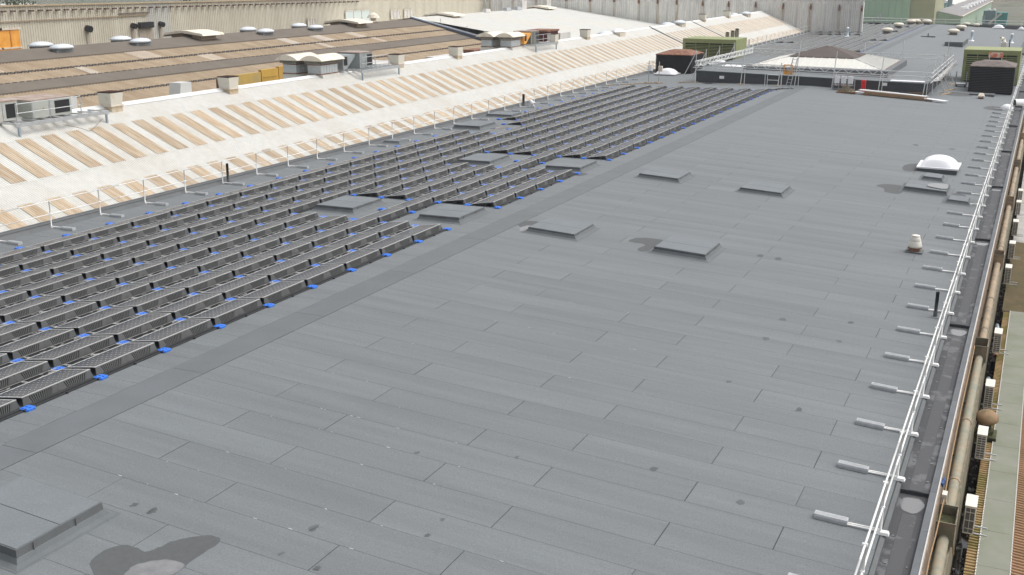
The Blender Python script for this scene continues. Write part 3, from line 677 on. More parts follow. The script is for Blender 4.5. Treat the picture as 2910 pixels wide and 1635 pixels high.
# ================================================================== GUARD RAILS
def tubeP(a, c, r, name, m, parent, n=8): q = MB(); q.tube(a, c, r, n); return P(q, name, m, parent, smooth=True)
def wmesh():
    m = MB(); L = .62; w_ = .085
    w_ = .095; m.extr([(-w_, 0), (w_, 0), (w_, .06), (w_*.82, .10), (-w_*.82, .10), (-w_, .06)], 0, 0, L)
    for k in range(3): y = -.04+k*.04; m.box(.02, L-.02, y-.004, y+.004, .1005, .105)
    m.box(.06, .10, -.05, -.03, .1005, .104); m.box(L-.16, L-.12, -.05, -.03, .1005, .104); return m.mesh('counterweight', weight)
WM = wmesh()
gr = T('guard_rail', 'white free-standing guard rail with counterweighted arms along the right roof edge', 'guard rail', 'roof edge guard rails')
RY0, RDY = 19.5809, 2.5118; RX = 15.70; zb = zr(15.75)
def wall_rail(gr, RX, sgn, ys, zbase, wx, yend0, yend1, thick=.020, wskip=lambda y: False):
    for z_, nm in ((1.05, 'top_rail'), (.55, 'mid_rail')):
        off = 0 if z_ > 1 else .0
        yy = yend0
        while yy < yend1:
            ye = min(yy+RDY*2, yend1); q = MB(); q.tube((RX+off, yy, zbase+z_), (RX+off, ye, zbase+z_), thick, 8); P(q, nm, white, gr, smooth=True); yy = ye
    pm = MB(); pm.tube((0, 0, .03), (0, 0, 1.05), .022, 8); PM = pm.mesh('post', white, True)
    am = MB()
    if sgn < 0:
        am.tube((0, -.035, .06), (-.78, -.035, .07), .018, 6); am.tube((0, .035, .06), (-.78, .035, .07), .018, 6)
    else:
        am.tube((0, -.0, .06), (.62, -.0, .07), .026, 6)
    AM = am.mesh('arm', white, True)
    fm = MB(); fm.box(-.10*1, .10, -.07, .07, .008, .05, .02, .02) if sgn > 0 else fm.box(-.10, .16, -.075, .075, .008, .06, .02, .02)
    FM = fm.mesh('foot', white)
    cm = MB(); cm.tube((-.045, 0, 1.05), (.045, 0, 1.05), .034, 8); CM = cm.mesh('clamp', white); dm = MB(); dm.tube((0, -.05, .55), (0, .05, .55), .034, 8); DM = dm.mesh('clamp', white)
    for i, y in enumerate(ys):
        link('post', PM, gr, (RX, y, zbase), (R.uniform(-.012, .012), R.uniform(-.012, .012), 0)); link('foot', FM, gr, (RX, y, zbase), (0, 0, R.uniform(-.06, .06))); link('clamp', CM, gr, (RX, y, zbase)); link('clamp', DM, gr, (RX, y, zbase))
        if wskip(y): continue
        link('arm', AM, gr, (RX, y, zbase))
        a = math.atan(SR) if sgn < 0 else -math.atan(SL)
        link('counterweight', WM, gr, (wx+R.uniform(-.03, .03), y+R.uniform(-.02, .02), zr(wx)+.012), (0, a, R.uniform(-.035, .035)))
ysR = [RY0+RDY*n_ for n_ in range(-3, 40)]
wall_rail(gr, RX, -1, ysR[:32]+[y for y in ysR[32:] if y > 108], zb, 14.47, 11.5, 120)
# further right-hand rail
gr4 = T('guard_rail', 'far part of the right edge guard rail beyond the black louvred box', 'guard rail', 'roof edge guard rails')
wall_rail(gr4, RX, -1, [122+RDY*i for i in range(36)], zb, 14.47, 120, 211.8)
gl = T('guard_rail', 'white free-standing guard rail along the left roof edge in front of the corrugated roof', 'guard rail', 'roof edge guard rails')
LX = -16.42
wall_rail(gl, LX, 1, [29.46+2.505*i for i in range(-4, 27)], zr(LX), -15.83, 18, 99.5, .018, lambda y: 65 < y < 68)
gl2 = T('guard_rail', 'far part of the left guard rail running to the far end of the roof', 'guard rail', 'roof edge guard rails')
wall_rail(gl2, LX, 1, [102.1+2.505*i for i in range(44)], zr(LX), -15.83, 99.6, 211.5, .018)
gf = T('guard_rail', 'pale guard rail across the far end of the grey roof', 'guard rail', 'roof edge guard rails')
for z_, nm in ((.75, 'top_rail'), (.28, 'mid_rail')): tubeP((-16.4, 212.1, z_+.15), (15.7, 212.1, z_), .05, nm, white, gf, 6)
for i in range(14): x = -16.4+i*2.47; q = MB(); q.tube((x, 212.1, -.6), (x, 212.1, .88-i*.01), .03, 6); P(q, 'post', white, gf)

# ================================================================== small roof furniture
def soil(x, y, h, label, r=.055, m=black, base=True):
    t = T('soil_pipe', label, 'vent pipe', 'upright vent pipes', (x, y, zr(x)))
    q = MB(); q.tube((0, 0, h*.22), (0, 0, h), r, 12); P(q, 'pipe', m, t, smooth=True)
    q = MB(); q.tube((0, 0, 0), (0, 0, h*.24), r*1.25, 12, r*1.1); P(q, 'sleeve', felt_side if m is black else m, t)
    q = MB(); q.box(-.2, .2, -.2, .2, .010, .02); P(q, 'base_patch', lap, t)
soil(15.36, 34.1, .80, 'black upright vent pipe beside the right guard rail', .052)
soil(-16.2, 39.6, .95, 'black upright vent pipe beside the left guard rail', .06)
soil(-16.3, 72.4, .9, 'black upright vent pipe at the far part of the left guard rail', .09)
for x, y, h, lb in [(-8.9, 168.5, 1.25, 'pale blue vent pipe standing among the far solar rows'), (7.86, 170.5, 1.35, 'pale blue vent pipe with white foot beyond the low box on the far roof'), (12.95, 173.0, 1.2, 'pale blue vent pipe behind the far right air unit')]:
    t = T('vent_pipe', lb, 'vent pipe', 'pale vent pipes on the far roof', (x, y, zr(x)))
    q = MB(); q.tube((0, 0, .1), (0, 0, h), .17, 12); P(q, 'pipe', mat('pale_blue', (.50, .60, .66), .4), t, smooth=True)
    q = MB(); q.lathe((0, 0, h), [(.2, -.12), (.22, 0), (.12, .1), (.02, .13)], 12); P(q, 'cap', domewhite, t)
    q = MB(); q.tube((0, 0, 0), (0, 0, .12), .4, 12, .25); P(q, 'foot', domewhite, t)
# white cone ventilator near right
t = T('cone_vent', 'white cone-shaped ventilator on a dark base on the open roof', 'ventilator', None, (13.92, 41.9, zr(13.92)))
q = MB(); q.box(-.3, .3, -.3, .3, .010, .05); P(q, 'base', felt_side, t)
q = MB(); q.lathe((0, 0, .03), [(.2, 0), (.2, .12), (.25, .12), (.25, .16)], 18); P(q, 'neck', rust, t)
q = MB(); q.lathe((0, 0, .18), [(.22, 0), (.255, .03), (.25, .08), (.215, .2), (.20, .24)], 24); P(q, 'skirt', acwhite, t, smooth=True)
q = MB(); q.lathe((0, 0, .42), [(.20, 0), (.205, .02), (.17, .12), (.145, .17)], 24); P(q, 'upper_cone', acwhite, t, smooth=True)
q = MB(); q.lathe((0, 0, .59), [(.14, 0), (.155, .015), (.155, .04), (.10, .055)], 24); P(q, 'cap', acwhite, t, smooth=True)
# mushroom vents far
mv = [(-4.59, 178.2, 'cream mushroom vent in the far array, nearest of the left group'), (-5.07, 196, 'cream mushroom vent in the far array, middle of the left group'), (-4.6, 209.3, 'paired cream mushroom vent at the far edge, left of the array corner'), (-3.9, 210.6, 'second of the touching pair of cream vents at the far edge'), (-1.93, 209.6, 'cream mushroom vent at the corner of the far array'), (4.55, 182.2, 'nearer cream mushroom vent on the open far roof'), (4.65, 195.7, 'farther cream mushroom vent on the open far roof'), (4.5, 211.0, 'small cream vent on the far roof edge, left one'), (6.1, 210.8, 'small cream vent on the far roof edge, right one')]
for i, (x, y, lb) in enumerate(mv):
    s_ = 1.15 if i < 7 else .8
    t = T('roof_vent', lb, 'ventilator', 'cream mushroom vents on the far roof', (x, y, zr(x)))
    q = MB(); q.box(-.5*s_, .5*s_, -.5*s_, .5*s_, 0, .16*s_); P(q, 'curb', felt_side, t)
    q = MB(); q.lathe((0, 0, .16*s_), [(.45*s_, 0), (.45*s_, .18*s_)], 14); P(q, 'neck', mat('neck', (.25, .16, .10), .8), t)
    q = MB(); q.lathe((0, 0, .32*s_), [(.55*s_, 0), (.72*s_, .05*s_), (.76*s_, .18*s_), (.70*s_, .33*s_), (.45*s_, .43*s_), (.1*s_, .46*s_)], 18); P(q, 'hood', creamroof, t, smooth=True)
# low box on far roof + small aerial
t = T('roof_box', 'low dark felt-covered box on the far open roof', 'roof plinth', None, (6.6, 160.0, zr(6.6)))
q = MB(); q.box(-1.1, 1.1, -4.3, 5.8, -.1, .55); P(q, 'upstand', felt_side, t)
q = MB(); q.box(-1.12, 1.12, -4.32, 5.82, .55, .6); P(q, 'top_sheet', felt, t)
q = MB(); q.tube((1.9, 172, -.1), (1.9, 172, .45), .08, 8); q.box(.9, 2.9, 171.9, 172.1, -.09, .05); tag(P(q, 'aerial_stub', felt_side), 'short dark stub pipe on a long foot on the far open roof', 'vent pipe')
# AC unit far right
t = T('air_handling_unit', 'white air unit with a duct elbow on a black mat at the far right', 'air unit', None, (12.7, 152, zr(12.7)))
q = MB(); q.box(-.35, .35, -.6, .6, .15, 1.25); P(q, 'casing', acwhite, t)
q = MB(); q.tube((0, 0, 1.25), (-.1, .2, 1.65), .22, 12); q.tube((-.1, .2, 1.65), (-.45, -.2, 1.75), .2, 12); P(q, 'elbow', acwhite, t, smooth=True)
q = MB(); q.box(-.5, 3.1, -2.5, 3.0, .01, .12); P(q, 'mat', black, t)
q = MB(); q.bar((.6, 1.2, .1), (.6, 1.2, 1.5), .12); q.bar((-.5, -.7, .1), (-.5, -.7, .7), .1); P(q, 'stand', black, t)
# louvred boxes
def hip(m, x0, x1, y0, y1, z0, z1, ix, iy):
    m.hexa([(x0, y0, z0), (x1, y0, z0), (x1, y1, z0), (x0, y1, z0), (x0+ix, y0+iy, z1), (x1-ix, y0+iy, z1), (x1-ix, y1-iy, z1), (x0+ix, y1-iy, z1)])
def black_box(x0, x1, y0, y1, h, roofm, label):
    cx = (x0+x1)/2; t = T('louvred_plant_box', label, 'plant enclosure', 'black louvred plant boxes', (cx, (y0+y1)/2, zr(cx)))
    a, c = (x1-x0)/2, (y1-y0)/2
    q = MB(); q.box(-a+.06, a-.06, -c+.06, c-.06, -.1, h-.05); P(q, 'core', mat('louvre_void', (.006, .006, .008), .8), t)
    nl = 15
    for k in range(nl):
        z0 = .08+(h-.15)*k/nl; dz = (h-.15)/nl*.62
        q = MB(); q.hexa([(-a, -c, z0), (a, -c, z0), (a, -c+.07, z0+.02), (-a, -c+.07, z0+.02), (-a, -c+.05, z0+dz), (a, -c+.05, z0+dz), (a, -c+.07, z0+dz+.01), (-a, -c+.07, z0+dz+.01)])
        q.box(a-.07, a, -c, c, z0, z0+dz*.8); q.box(-a, -a+.07, -c, c, z0, z0+dz*.8)
        P(q, 'louvre', black, t)
    for sx in (-a-.01, -.03, a-.05):
        q = MB(); q.box(sx, sx+.06, -c-.015, -c+.02, 0, h-.04); P(q, 'mullion', black, t)
    q = MB(); q.box(-a-.05, a+.05, -c-.05, c+.05, h-.04, h+.03); hip(q, -a-.05, a+.05, -c-.05, c+.05, h+.032, h+.36, a*.55, c*.6); P(q, 'roof_cap', roofm, t)
    return t
black_box(-16.1, -12.6, 102.0, 106.0, 1.75, rust, 'black louvred plant box with a red-brown hipped top by the left railing')
black_box(11.9, 15.35, 101.2, 105.5, 2.2, mat('greybrown', (.20, .17, .155), .85, n=2, c2=(.13, .11, .10)), 'black louvred plant box with a grey-brown top beside the right railing')
def green_box(x0, x1, y0, y1, h, label, nv):
    cx = (x0+x1)/2; t = T('green_louvre_screen', label, 'plant enclosure', 'olive green louvred plant screens', (cx, (y0+y1)/2, zr(cx)))
    a, c = (x1-x0)/2, (y1-y0)/2
    q = MB(); q.box(-a+.1, a-.1, -c+.1, c-.1, -.1, h-.1); P(q, 'core', olivedark, t)
    for k in range(13):
        z0 = .25+(h-.75)*k/13; dz = (h-.75)/13*.42
        q = MB(); q.hexa([(-a+.25, -c, z0), (a-.25, -c, z0), (a-.25, -c+.09, z0+.02), (-a+.25, -c+.09, z0+.02), (-a+.25, -c+.06, z0+dz), (a-.25, -c+.06, z0+dz), (a-.25, -c+.09, z0+dz+.01), (-a+.25, -c+.09, z0+dz+.01)]); q.box(a-.09, a-.01, -c+.2, c-.2, z0, z0+dz); q.box(-a+.01, -a+.09, -c+.2, c-.2, z0, z0+dz)
        P(q, 'louvre', olive, t)
    q = MB(); q.box(-a, a, -c-.01, c, h-.42, h); P(q, 'header', olive, t)
    for sx in (-a, a-.26): q = MB(); q.box(sx, sx+.26, -c-.01, c, 0, h-.422); P(q, 'corner_post', olive, t)
    for k in range(1, nv): xx = -a+2*a*k/nv; q = MB(); q.box(xx-.03, xx+.03, -c-.02, -c+.03, .2, h-.43); P(q, 'mullion', olive, t)
    return t
green_box(-16.7, -11.1, 112.5, 117, 2.65, 'olive green louvred screen behind the left black box', 4)
green_box(10.75, 15.5, 109.6, 114.5, 3.0, 'olive green louvred screen behind the right black box', 4)
t = T('warning_board', 'orange and white weathered board standing above the right black box', 'sign', None, (13.55, 107.2, zr(13.5)))
q = MB(); q.box(-.6, .6, -.04, .04, 2.55, 3.0); P(q, 'board', mat('board', (.78, .22, .09), .7, n=2.5, c2=(.85, .75, .68), thr=(.45, .6)), t)
q = MB(); q.box(-.55, .55, -.02, .5, 2.3, 2.54); P(q, 'shadow_box', black, t)
for sx in (-.5, .5): q = MB(); q.bar((sx, 0, 0), (sx, 0, 2.55), .06); P(q, 'leg', white, t)
# three flues behind left green screen
for i, (x, h, lb) in enumerate([(-13.55, 3.1, 'shortest stained flue behind the green screen, left of the three'), (-13.05, 3.25, 'middle stained flue of the three behind the green screen'), (-12.65, 3.45, 'tallest stained flue of the three, rightmost behind the green screen')]):
    t = T('flue', lb, 'flue', 'three flues behind the green screen', (x, 118.3+i*.25, zr(x)))
    q = MB(); q.tube((0, 0, 0), (0, 0, h-.12), .22, 12); P(q, 'stack', mat('stack', (.62, .57, .48), .7, n=1.5, c2=(.38, .29, .22), thr=(.52, .66), stretch=(6, 6, .5)), t, smooth=True)
    q = MB(); q.tube((0, 0, h-.13), (0, 0, h-.02), .16, 12); P(q, 'gap_ring', darkglass, t)
    q = MB(); q.lathe((0, 0, h-.02), [(.30, 0), (.28, .06), (.05, .12)], 12); P(q, 'cap', creamroof, t)
# plinth + small cream lamp in front of right box
t = T('roof_plinth_low', 'low grey felt slab in front of the right black box', 'roof plinth', None, (13.15, 99.0, zr(13.15)))
q = MB(); q.box(-.95, .95, -.5, .6, -.05, .16); P(q, 'slab', felt_side, t)
t = T('hooded_vent', 'small cream hooded vent with rusty base before the right black box', 'ventilator', None, (13.2, 96.6, zr(13.2)))
q = MB(); q.box(-.2, .2, -.25, .25, .0, .14); P(q, 'base', rust, t)
q = MB(); q.box(-.24, .24, -.4, .4, .14, .24, .02, .02); hip(q, -.24, .24, -.4, .4, .242, .42, .1, .25); P(q, 'hood', cream, t)
# trolley
t = T('weight_trolley', 'galvanised trolley with two upright posts beside the green screen', 'trolley', None, (11.1, 104.9, zr(11.1)))
q = MB(); q.box(-.5, .5, -.5, .4, .12, .28); P(q, 'deck', galv, t)
for sx in (-.45, .42): q = MB(); q.tube((sx, -.4, .2), (sx, -.4, 1.35), .05, 8); P(q, 'upright', galv, t)
for sx in (-.35, .35): q = MB(); q.tube((sx-.05, -.45, .1), (sx+.05, -.45, .1), .1, 10); P(q, 'wheel', black, t)
# aerial stands left
for x, y, h, lb, mc in [(-13.45, 92.1, 1.95, 'thin grey stand with a white box beside the left railing', white), (-12.6, 92.35, 1.85, 'weather-stained stand with boxes left of the scaffolded block', cream)]:
    t = T('instrument_stand', lb, 'instrument stand', 'instrument stands near the left railing', (x, y, zr(x)))
    q = MB(); q.tube((0, 0, .05), (0, 0, h), .035, 8); P(q, 'mast', galv, t)
    q = MB(); q.box(-.06, .28, -.12, .12, h*.55, h*.8); P(q, 'box', mc, t)
    q = MB(); q.bar((-.4, 0, .06), (.4, 0, .06), .1, .06); q.bar((0, -.4, .06), (0, .4, .06), .1, .06); P(q, 'foot', timber, t)
q = MB(); q.bar((-16.2, 88.9, zr(-16)+.04), (-13.4, 92.0, zr(-13)+.04), .12, .05); q.bar((-13.4, 92.0, -.14), (-12.4, 92.2, -.14), .12, .05); tag(P(q, 'timber_plank', timber), 'thin timber battens leading to the instrument stands by the left railing', 'timber')
# white bent cowl by left rail and right rail
t = T('bent_cowl', 'small white bent cowl beside the black pipe at the left railing', 'ventilator', None, (-16.0, 73.2, zr(-16)))
q = MB(); q.tube((0, 0, 0), (-.1, 0, .3), .16, 12); q.tube((-.1, 0, .3), (.25, -.15, .12), .14, 12); P(q, 'elbow', domewhite, t, smooth=True)
t = T('bent_cowl', 'large white duct crossing the right guard rail with a dark mouth', 'duct', None, (15.5, 91.4, -.45))
q = MB(); q.tube((.3, .4, .1), (2.6, 1.6, .15), .26, 14); P(q, 'duct', domewhite, t, smooth=True)
q = MB(); q.tube((.28, .38, .1), (.36, .42, .1), .22, 14); P(q, 'mouth', darkglass, t)
q = MB(); q.lathe((-.15, -.9, -.25), [(.45, 0), (.42, .15), (.25, .3), (.05, .36)], 14); P(q, 'hood', domewhite, t, smooth=True)

# ================================================================== SCAFFOLDED BLOCK
blk = T('plinth_building', 'low dark felt-clad rooftop block with a parapet inside the scaffolding', 'building')
def zt(x): return .9-(x+9.9)*.0175
q = MB(); q.hexa([(-9.85, 94.3, -.6), (9.2, 94.3, -.6), (9.2, 113.8, -.6), (-9.85, 113.8, -.6), (-9.85, 94.3, zt(-9.85)-.06), (9.2, 94.3, zt(9.2)-.06), (9.2, 113.8, zt(9.2)-.06), (-9.85, 113.8, zt(-9.85)-.06)])
P(q, 'upstand', mat('felt_dark', (.082, .088, .095), .85, n=1, amt=.12, bump=.2), blk)
for k in range(20):
    a = 94.25+k*.98; c = a+.975
    q = MB(); q.hexa([(-9.9, a, zt(-9.9)-.059), (9.25, a, zt(9.25)-.059), (9.25, c, zt(9.25)-.059), (-9.9, c, zt(-9.9)-.059), (-9.9, a, zt(-9.9)), (9.25, a, zt(9.25)), (9.25, c, zt(9.25)), (-9.9, c, zt(-9.9))]); P(q, 'membrane_sheet', felt, blk)
for k in range(1, 20):
    xx = -9.85+k; q = MB(); q.box(xx-.008, xx+.008, 94.285, 94.3, -.2, zt(xx)-.07); P(q, 'lap_seam', bitumen, blk)
q = MB(); q.box(-6.5, 5.75, 97.4, 111.0, .5, 1.12); P(q, 'inner_kerb', mat('felt_mid', (.17, .18, .19), .85, n=1, amt=.12), blk)
sky_ = T('pyramid_rooflight', 'large white pyramid rooflight with a brown hipped cap inside the scaffolding', 'rooflight', None, (-.45, 104.2, 1.13))
q = MB(); hip(q, -5.65, 5.65, -5.65, 5.65, .0, .68, 2.8, 2.8); P(q, 'glazing_slope', skylite, sky_)
q = MB(); q.box(-5.72, 5.72, -5.72, 5.72, -.06, -.005); P(q, 'edge_trim', rust, sky_)
for k in range(1, 16):
    x = -5.65+11.3*k/16
    d = min(2.8, 5.65-abs(x)); q = MB(); q.bar((x, -5.66, .02), (x, -5.66+d*1.0, .02+.68*d/2.8), .05, .05); P(q, 'glazing_bar', ridgewhite, sky_)
    q = MB(); q.bar((5.66, x, .02), (5.66-d, x, .02+.68*d/2.8), .05, .05); P(q, 'glazing_bar', ridgewhite, sky_)
for sx in (-1, 1):
    for sy in (-1, 1): q = MB(); q.bar((sx*5.65, sy*5.65, .02), (sx*2.85, sy*2.85, .7), .09, .06); P(q, 'hip_bar', ridgewhite, sky_)
q = MB(); q.box(-2.95, 2.95, -2.95, 2.95, .62, .72); q.extr([(-2.95, .721), (2.95, .721), (2.9, .78), (0, 1.5), (-2.9, .78)], 1, -.001, .001)
i = len(q.v); q.v += [(-2.98, -2.98, .72), (2.98, -2.98, .72), (2.98, 2.98, .72), (-2.98, 2.98, .72), (-.35, 0, 1.5), (.35, 0, 1.5)]; q.f += [(i, i+1, i+5, i+4), (i+1, i+2, i+5), (i+2, i+3, i+4, i+5), (i+3, i, i+4)]
P(q, 'cap', capbrown, sky_)
q = MB(); q.box(-.12, .12, -.12, .12, 1.46, 1.6); P(q, 'finial', lightbits, sky_)
# white lying sheets / overflow bits on block
for x0, x1, y0, y1, lb in [(-9.0, -6.6, 99.2, 101.0, 'glossy puddle-bright sheet on the left of the rooftop block'), (6.3, 9.0, 94.6, 95.6, 'white flat sheet lying on the near right parapet of the rooftop block')]:
    q = MB(); z = zt((x0+x1)/2); q.hexa([(x0, y0, z+.03), (x1, y0, z+.012), (x1, y1, z+.012), (x0, y1, z+.03), (x0, y0, z+.06), (x1, y0, z+.04), (x1, y1, z+.04), (x0, y1, z+.06)]); tag(P(q, 'loose_sheet', domewhite), lb, 'sheet')
for x in (-7.55, 5.95):
    q = MB(); q.box(x-.2, x+.2, 94.2, 94.28, .25, .5); q.box(x-.13, x+.13, 94.12, 94.2, .27, .33); P(q, 'overflow_outlet', white, blk)
# scaffold
sc = T('scaffold', 'galvanised tube scaffolding with lattice beams round the rooftop block', 'scaffolding')
def beam(a, c, h_, name='lattice_beam', n_=None):
    a, c = Vector(a), Vector(c); L = (c-a).length; n_ = n_ or int(L/1.0)*2
    q = MB(); q.tube(a, c, .036, 6); q.tube(a-Vector((0, 0, h_)), c-Vector((0, 0, h_)), .036, 6)
    for k in range(n_):
        p0 = a+(c-a)*(k/n_); p1 = a+(c-a)*((k+1)/n_)
        if k % 2 == 0: p1 = p1-Vector((0, 0, h_))
        else: p0 = p0-Vector((0, 0, h_))
        q.tube(p0, p1, .026, 5)
    P(q, name, pole, sc)
def tb(a, c, name='tube', r=.03, m=pole): q = MB(); q.tube(a, c, r, 7); P(q, name, m, sc)
FY = 93.4
beam((-9.7, FY, 1.73), (6.5, FY, 1.55), .36, n_=34)
beam((-9.75, FY, 1.73), (-9.75, 114.4, 1.6), .4, n_=40)
beam((-9.75, FY+.9, 1.62), (-9.75, 114.4, 1.5), .4, n_=30)
beam((-9.7, 114.6, 1.5), (4.8, 114.6, 1.40), .36, n_=30)
for z1, z2 in ((1.54, 1.5), (1.19, 1.17), (.91, .87)): tb((5.6, FY, z1), (9.6, FY, z2), 'guard_tube')
for z_ in (1.39, 1.03): tb((4.8, 114.6, z_), (9.6, 114.6, z_-.03), 'guard_tube')
for z_ in (1.45, 1.1, .72): tb((9.55, FY-.3, z_), (9.55, 114.7, z_), 'guard_tube')
tb((9.9, FY+.4, .95), (9.9, 114.0, .95), 'guard_tube'); tb((-9.9, FY, 1.2), (6.5, FY+.05, 1.05), 'guard_tube')
for x, ztop, zb_ in [(-5.55, 2.94, -.08), (-2.4, 1.87, -.06), (-1.0, 3.03, -.08), (2.03, 2.95, -.16), (5.72, 2.74, -.25), (9.15, 2.17, -.4)]:
    tb((x-.12, FY-.05, zb_), (x+.12, FY-.05, ztop), 'standard', .036)
    tb((x+.12, FY+.25, zb_), (x+.14, FY+.25, 1.2), 'standard', .028)
    q = MB(); q.box(x-.35, x+.2, FY-.2, FY+.1, zb_-.0, zb_+.05); P(q, 'sole_board', timber, sc)
for y in (97.5, 102, 107.5, 113.5):
    tb((-9.95, y, -.1), (-9.95, y, 2.5), 'standard', .032); tb((-9.95, y, 2.2), (-11.0, y-.6, .0), 'raking_tube', .028)
tb((-9.7, FY, 2.45), (-10.95, FY, -.05), 'raking_tube'); tb((-9.65, FY, -.1), (-9.65, FY, 2.7), 'standard')
q = MB(); q.bar((-11.1, FY-.1, -.1), (-9.6, FY+1.0, -.1), .14, .06); P(q, 'sole_board', timber, sc)
for y in (95.2, 99.2, 104, 108.2, 110.6): tb((9.55, y, -.4), (9.55, y, 2.4), 'standard', .032)
for y, y2 in ((97.6, 96.2), (100.9, 99.2), (106.6, 104.5)):
    tb((10.42, y, -.5), (9.45, y2-.6, 2.2), 'raking_tube', .03); q = MB(); q.bar((10.1, y-1.1, -.49), (10.75, y+.7, -.49), .22, .05); P(q, 'sole_board', timber, sc)
for x in (-10.3, -5, 1.3, 4.9, 9.0): tb((x, 114.7, -.3), (x, 114.7, 2.4 if x < 4 else 2.9), 'standard')
for k in range(12):
    y = 95+k*1.55; q = MB(); q.bar((9.6, y, .70+.0*k), (9.95, y+1.4, .70), .23, .05); P(q, 'deck_board', mat('aluboard', (.55, .53, .50), .6, n=5, amt=.2), sc)
for k in range(14):
    x = -9+k*1.3; q = MB(); q.box(x, x+1.25, FY-.12, FY+.02, -.14, -.09); 
    if k % 3 == 0: q.box(x+.3, x+.9, FY-.2, FY+.05, -.13, -.05)
    P(q, 'sole_board', timberdark if k % 3 else black, sc)
# access frame and orange gate
for x in (-3.5, -3.3, -2.35, -2.15): tb((x, FY-.5, -.1), (x, FY-.5, .9), 'frame_upright', .028)
for z_ in (.45, .88): tb((-3.3, FY-.5, z_), (-2.35, FY-.5, z_), 'frame_rung', .028)
t = T('safety_gate', 'orange self-closing safety gate at the scaffold access', 'gate', None, (-1.7, FY-.15, 0))
for x in (-.34, .34): q = MB(); q.tube((x, 0, .9), (x, 0, 1.75), .035, 8); P(q, 'gate_post', orange, t)
q = MB(); q.tube((-.34, 0, 1.72), (.34, 0, 1.72), .035, 8); P(q, 'top_bar', orange, t)
q = MB(); q.box(-.3, .3, -.02, .02, .92, 1.2); P(q, 'kick_panel', orange, t)
t = T('access_ladder', 'grey access ladder leaning on the block beside the orange gate', 'ladder', None, (-1.3, FY-.3, 0))
for sx in (-.18, .18): q = MB(); q.bar((sx-.25, -.25, -.1), (sx+.12, .2, 2.3), .06); P(q, 'stile', galv, t)
for k in range(9): f_ = (k+.5)/9; q = MB(); q.bar((-.43+.37*f_, -.25+.45*f_, -.1+2.4*f_), (-.07+.37*f_, -.25+.45*f_, -.1+2.4*f_), .03); P(q, 'rung', galv, t)
# inverters, frame
t = T('inverter_rack', 'grey metal rack standing against the block under the inverters', 'rack', None, (2.9, 93.2, -.15))
for x in (-.85, -.4, .0, .4, .85): q = MB(); q.bar((x, 0, 0), (x, 0, .85), .05); P(q, 'leg', galv, t)
for z_ in (.12, .45, .8): q = MB(); q.bar((-.9, 0, z_), (.9, 0, z_), .05); P(q, 'cross_bar', galv, t)
q = MB(); q.box(-.9, .9, .03, .06, .02, .4); P(q, 'back_sheet', felt_side, t)
for i, (x, lb) in enumerate([(2.35, 'left white inverter of the three on the rack'), (2.88, 'middle white inverter of the three on the rack'), (3.42, 'right white inverter of the three on the rack')]):
    t = T('inverter', lb, 'inverter', 'white inverters on the rack', (x, 93.1, .38))
    q = MB(); q.box(-.2, .2, -.12, .08, 0.03, .62, .02, .0); P(q, 'casing', domewhite, t)
    q = MB(); q.box(-.14, .14, -.11, -.1, .05, .11); P(q, 'display', black, t)
    q = MB(); q.box(-.17, .17, -.06, .06, -.16, -.06); P(q, 'isolator_box', lightbits, t)
    q = MB(); q.box(.09, .15, -.08, -.06, -.14, -.08); P(q, 'switch', red, t)
t = T('red_cabinet', 'tall narrow bright red cabinet standing in front of the block', 'cabinet', None, (4.42, 93.4, -.22))
q = MB(); q.box(-.17, .17, -.12, .12, .0, .95); P(q, 'body', red, t)
q = MB(); q.box(-.05, .05, -.13, -.121, .18, .26); q.box(-.05, .05, -.13, -.121, .65, .75); P(q, 'latch', darkglass, t)
# fittings heap, tube stack
t = T('scaffold_fittings', 'heap of scaffold couplers on a pallet before the inverters', 'scaffold fittings', None, (3.45, 91.3, zr(3.45)))
q = MB(); q.box(-.75, .75, -.4, .4, .02, .12); P(q, 'pallet', timberdark, t)
q = MB()
for k in range(260):
    r_ = R.random()**.5*.72; a_ = R.random()*6.28; x, y = r_*math.cos(a_), r_*.6*math.sin(a_); z = .12+max(0, (.72-r_))*.95*R.random(); e = .045
    q.bar((x-e, y, z), (x+e*R.uniform(-1, 1), y+e, z+R.uniform(.02, .08)), .035)
o = P(q, 'coupler_heap', mat('couplers', (.36, .32, .22), .6, metal=.3, n=14, c2=(.18, .13, .08)), t); o['kind'] = 'stuff'
t = T('tube_stack', 'long stack of scaffold boards and tubes lying before the rooftop block', 'scaffold materials', None, (7.0, 91.6, 0))
def zz(x): return zr(7.0+x)
for k in range(5):
    q = MB(); z = .06+k*.045; q.hexa([(-2.3+.05*k, -.55, zz(-2.3)+z), (3.0-.1*k, -.75, zz(3)+z), (3.0-.1*k, -.35, zz(3)+z), (-2.3+.05*k, -.1, zz(-2.3)+z), (-2.3+.05*k, -.55, zz(-2.3)+z+.04), (3.0-.1*k, -.75, zz(3)+z+.04), (3.0-.1*k, -.35, zz(3)+z+.04), (-2.3+.05*k, -.1, zz(-2.3)+z+.04)]); P(q, 'board', timber if k % 2 else timberdark, t)
for k in range(9):
    yy = -.25+.07*k; q = MB(); q.tube((-2.5+R.uniform(-.2, .2), yy, zz(-2.5)+.34), (2.5+R.uniform(-.2, .2), yy-.2, zz(2.5)+.32), .035, 7); P(q, 'tube', pole, t)
for k in range(5):
    q = MB(); yy = -.45+.08*k; q.tube((-3.4, yy+.1, zz(-3.3)+.16), (-2.0, yy, zz(-2)+.2), .035, 7); P(q, 'tube', domewhite, t)
for k in range(5):
    q = MB(); yy = -.75+.09*k; q.tube((2.4, yy, zz(2.4)+.2), (3.9+.06*k, yy-.1, zz(3.9)+.14), .045, 7); P(q, 'tube', domewhite, t)
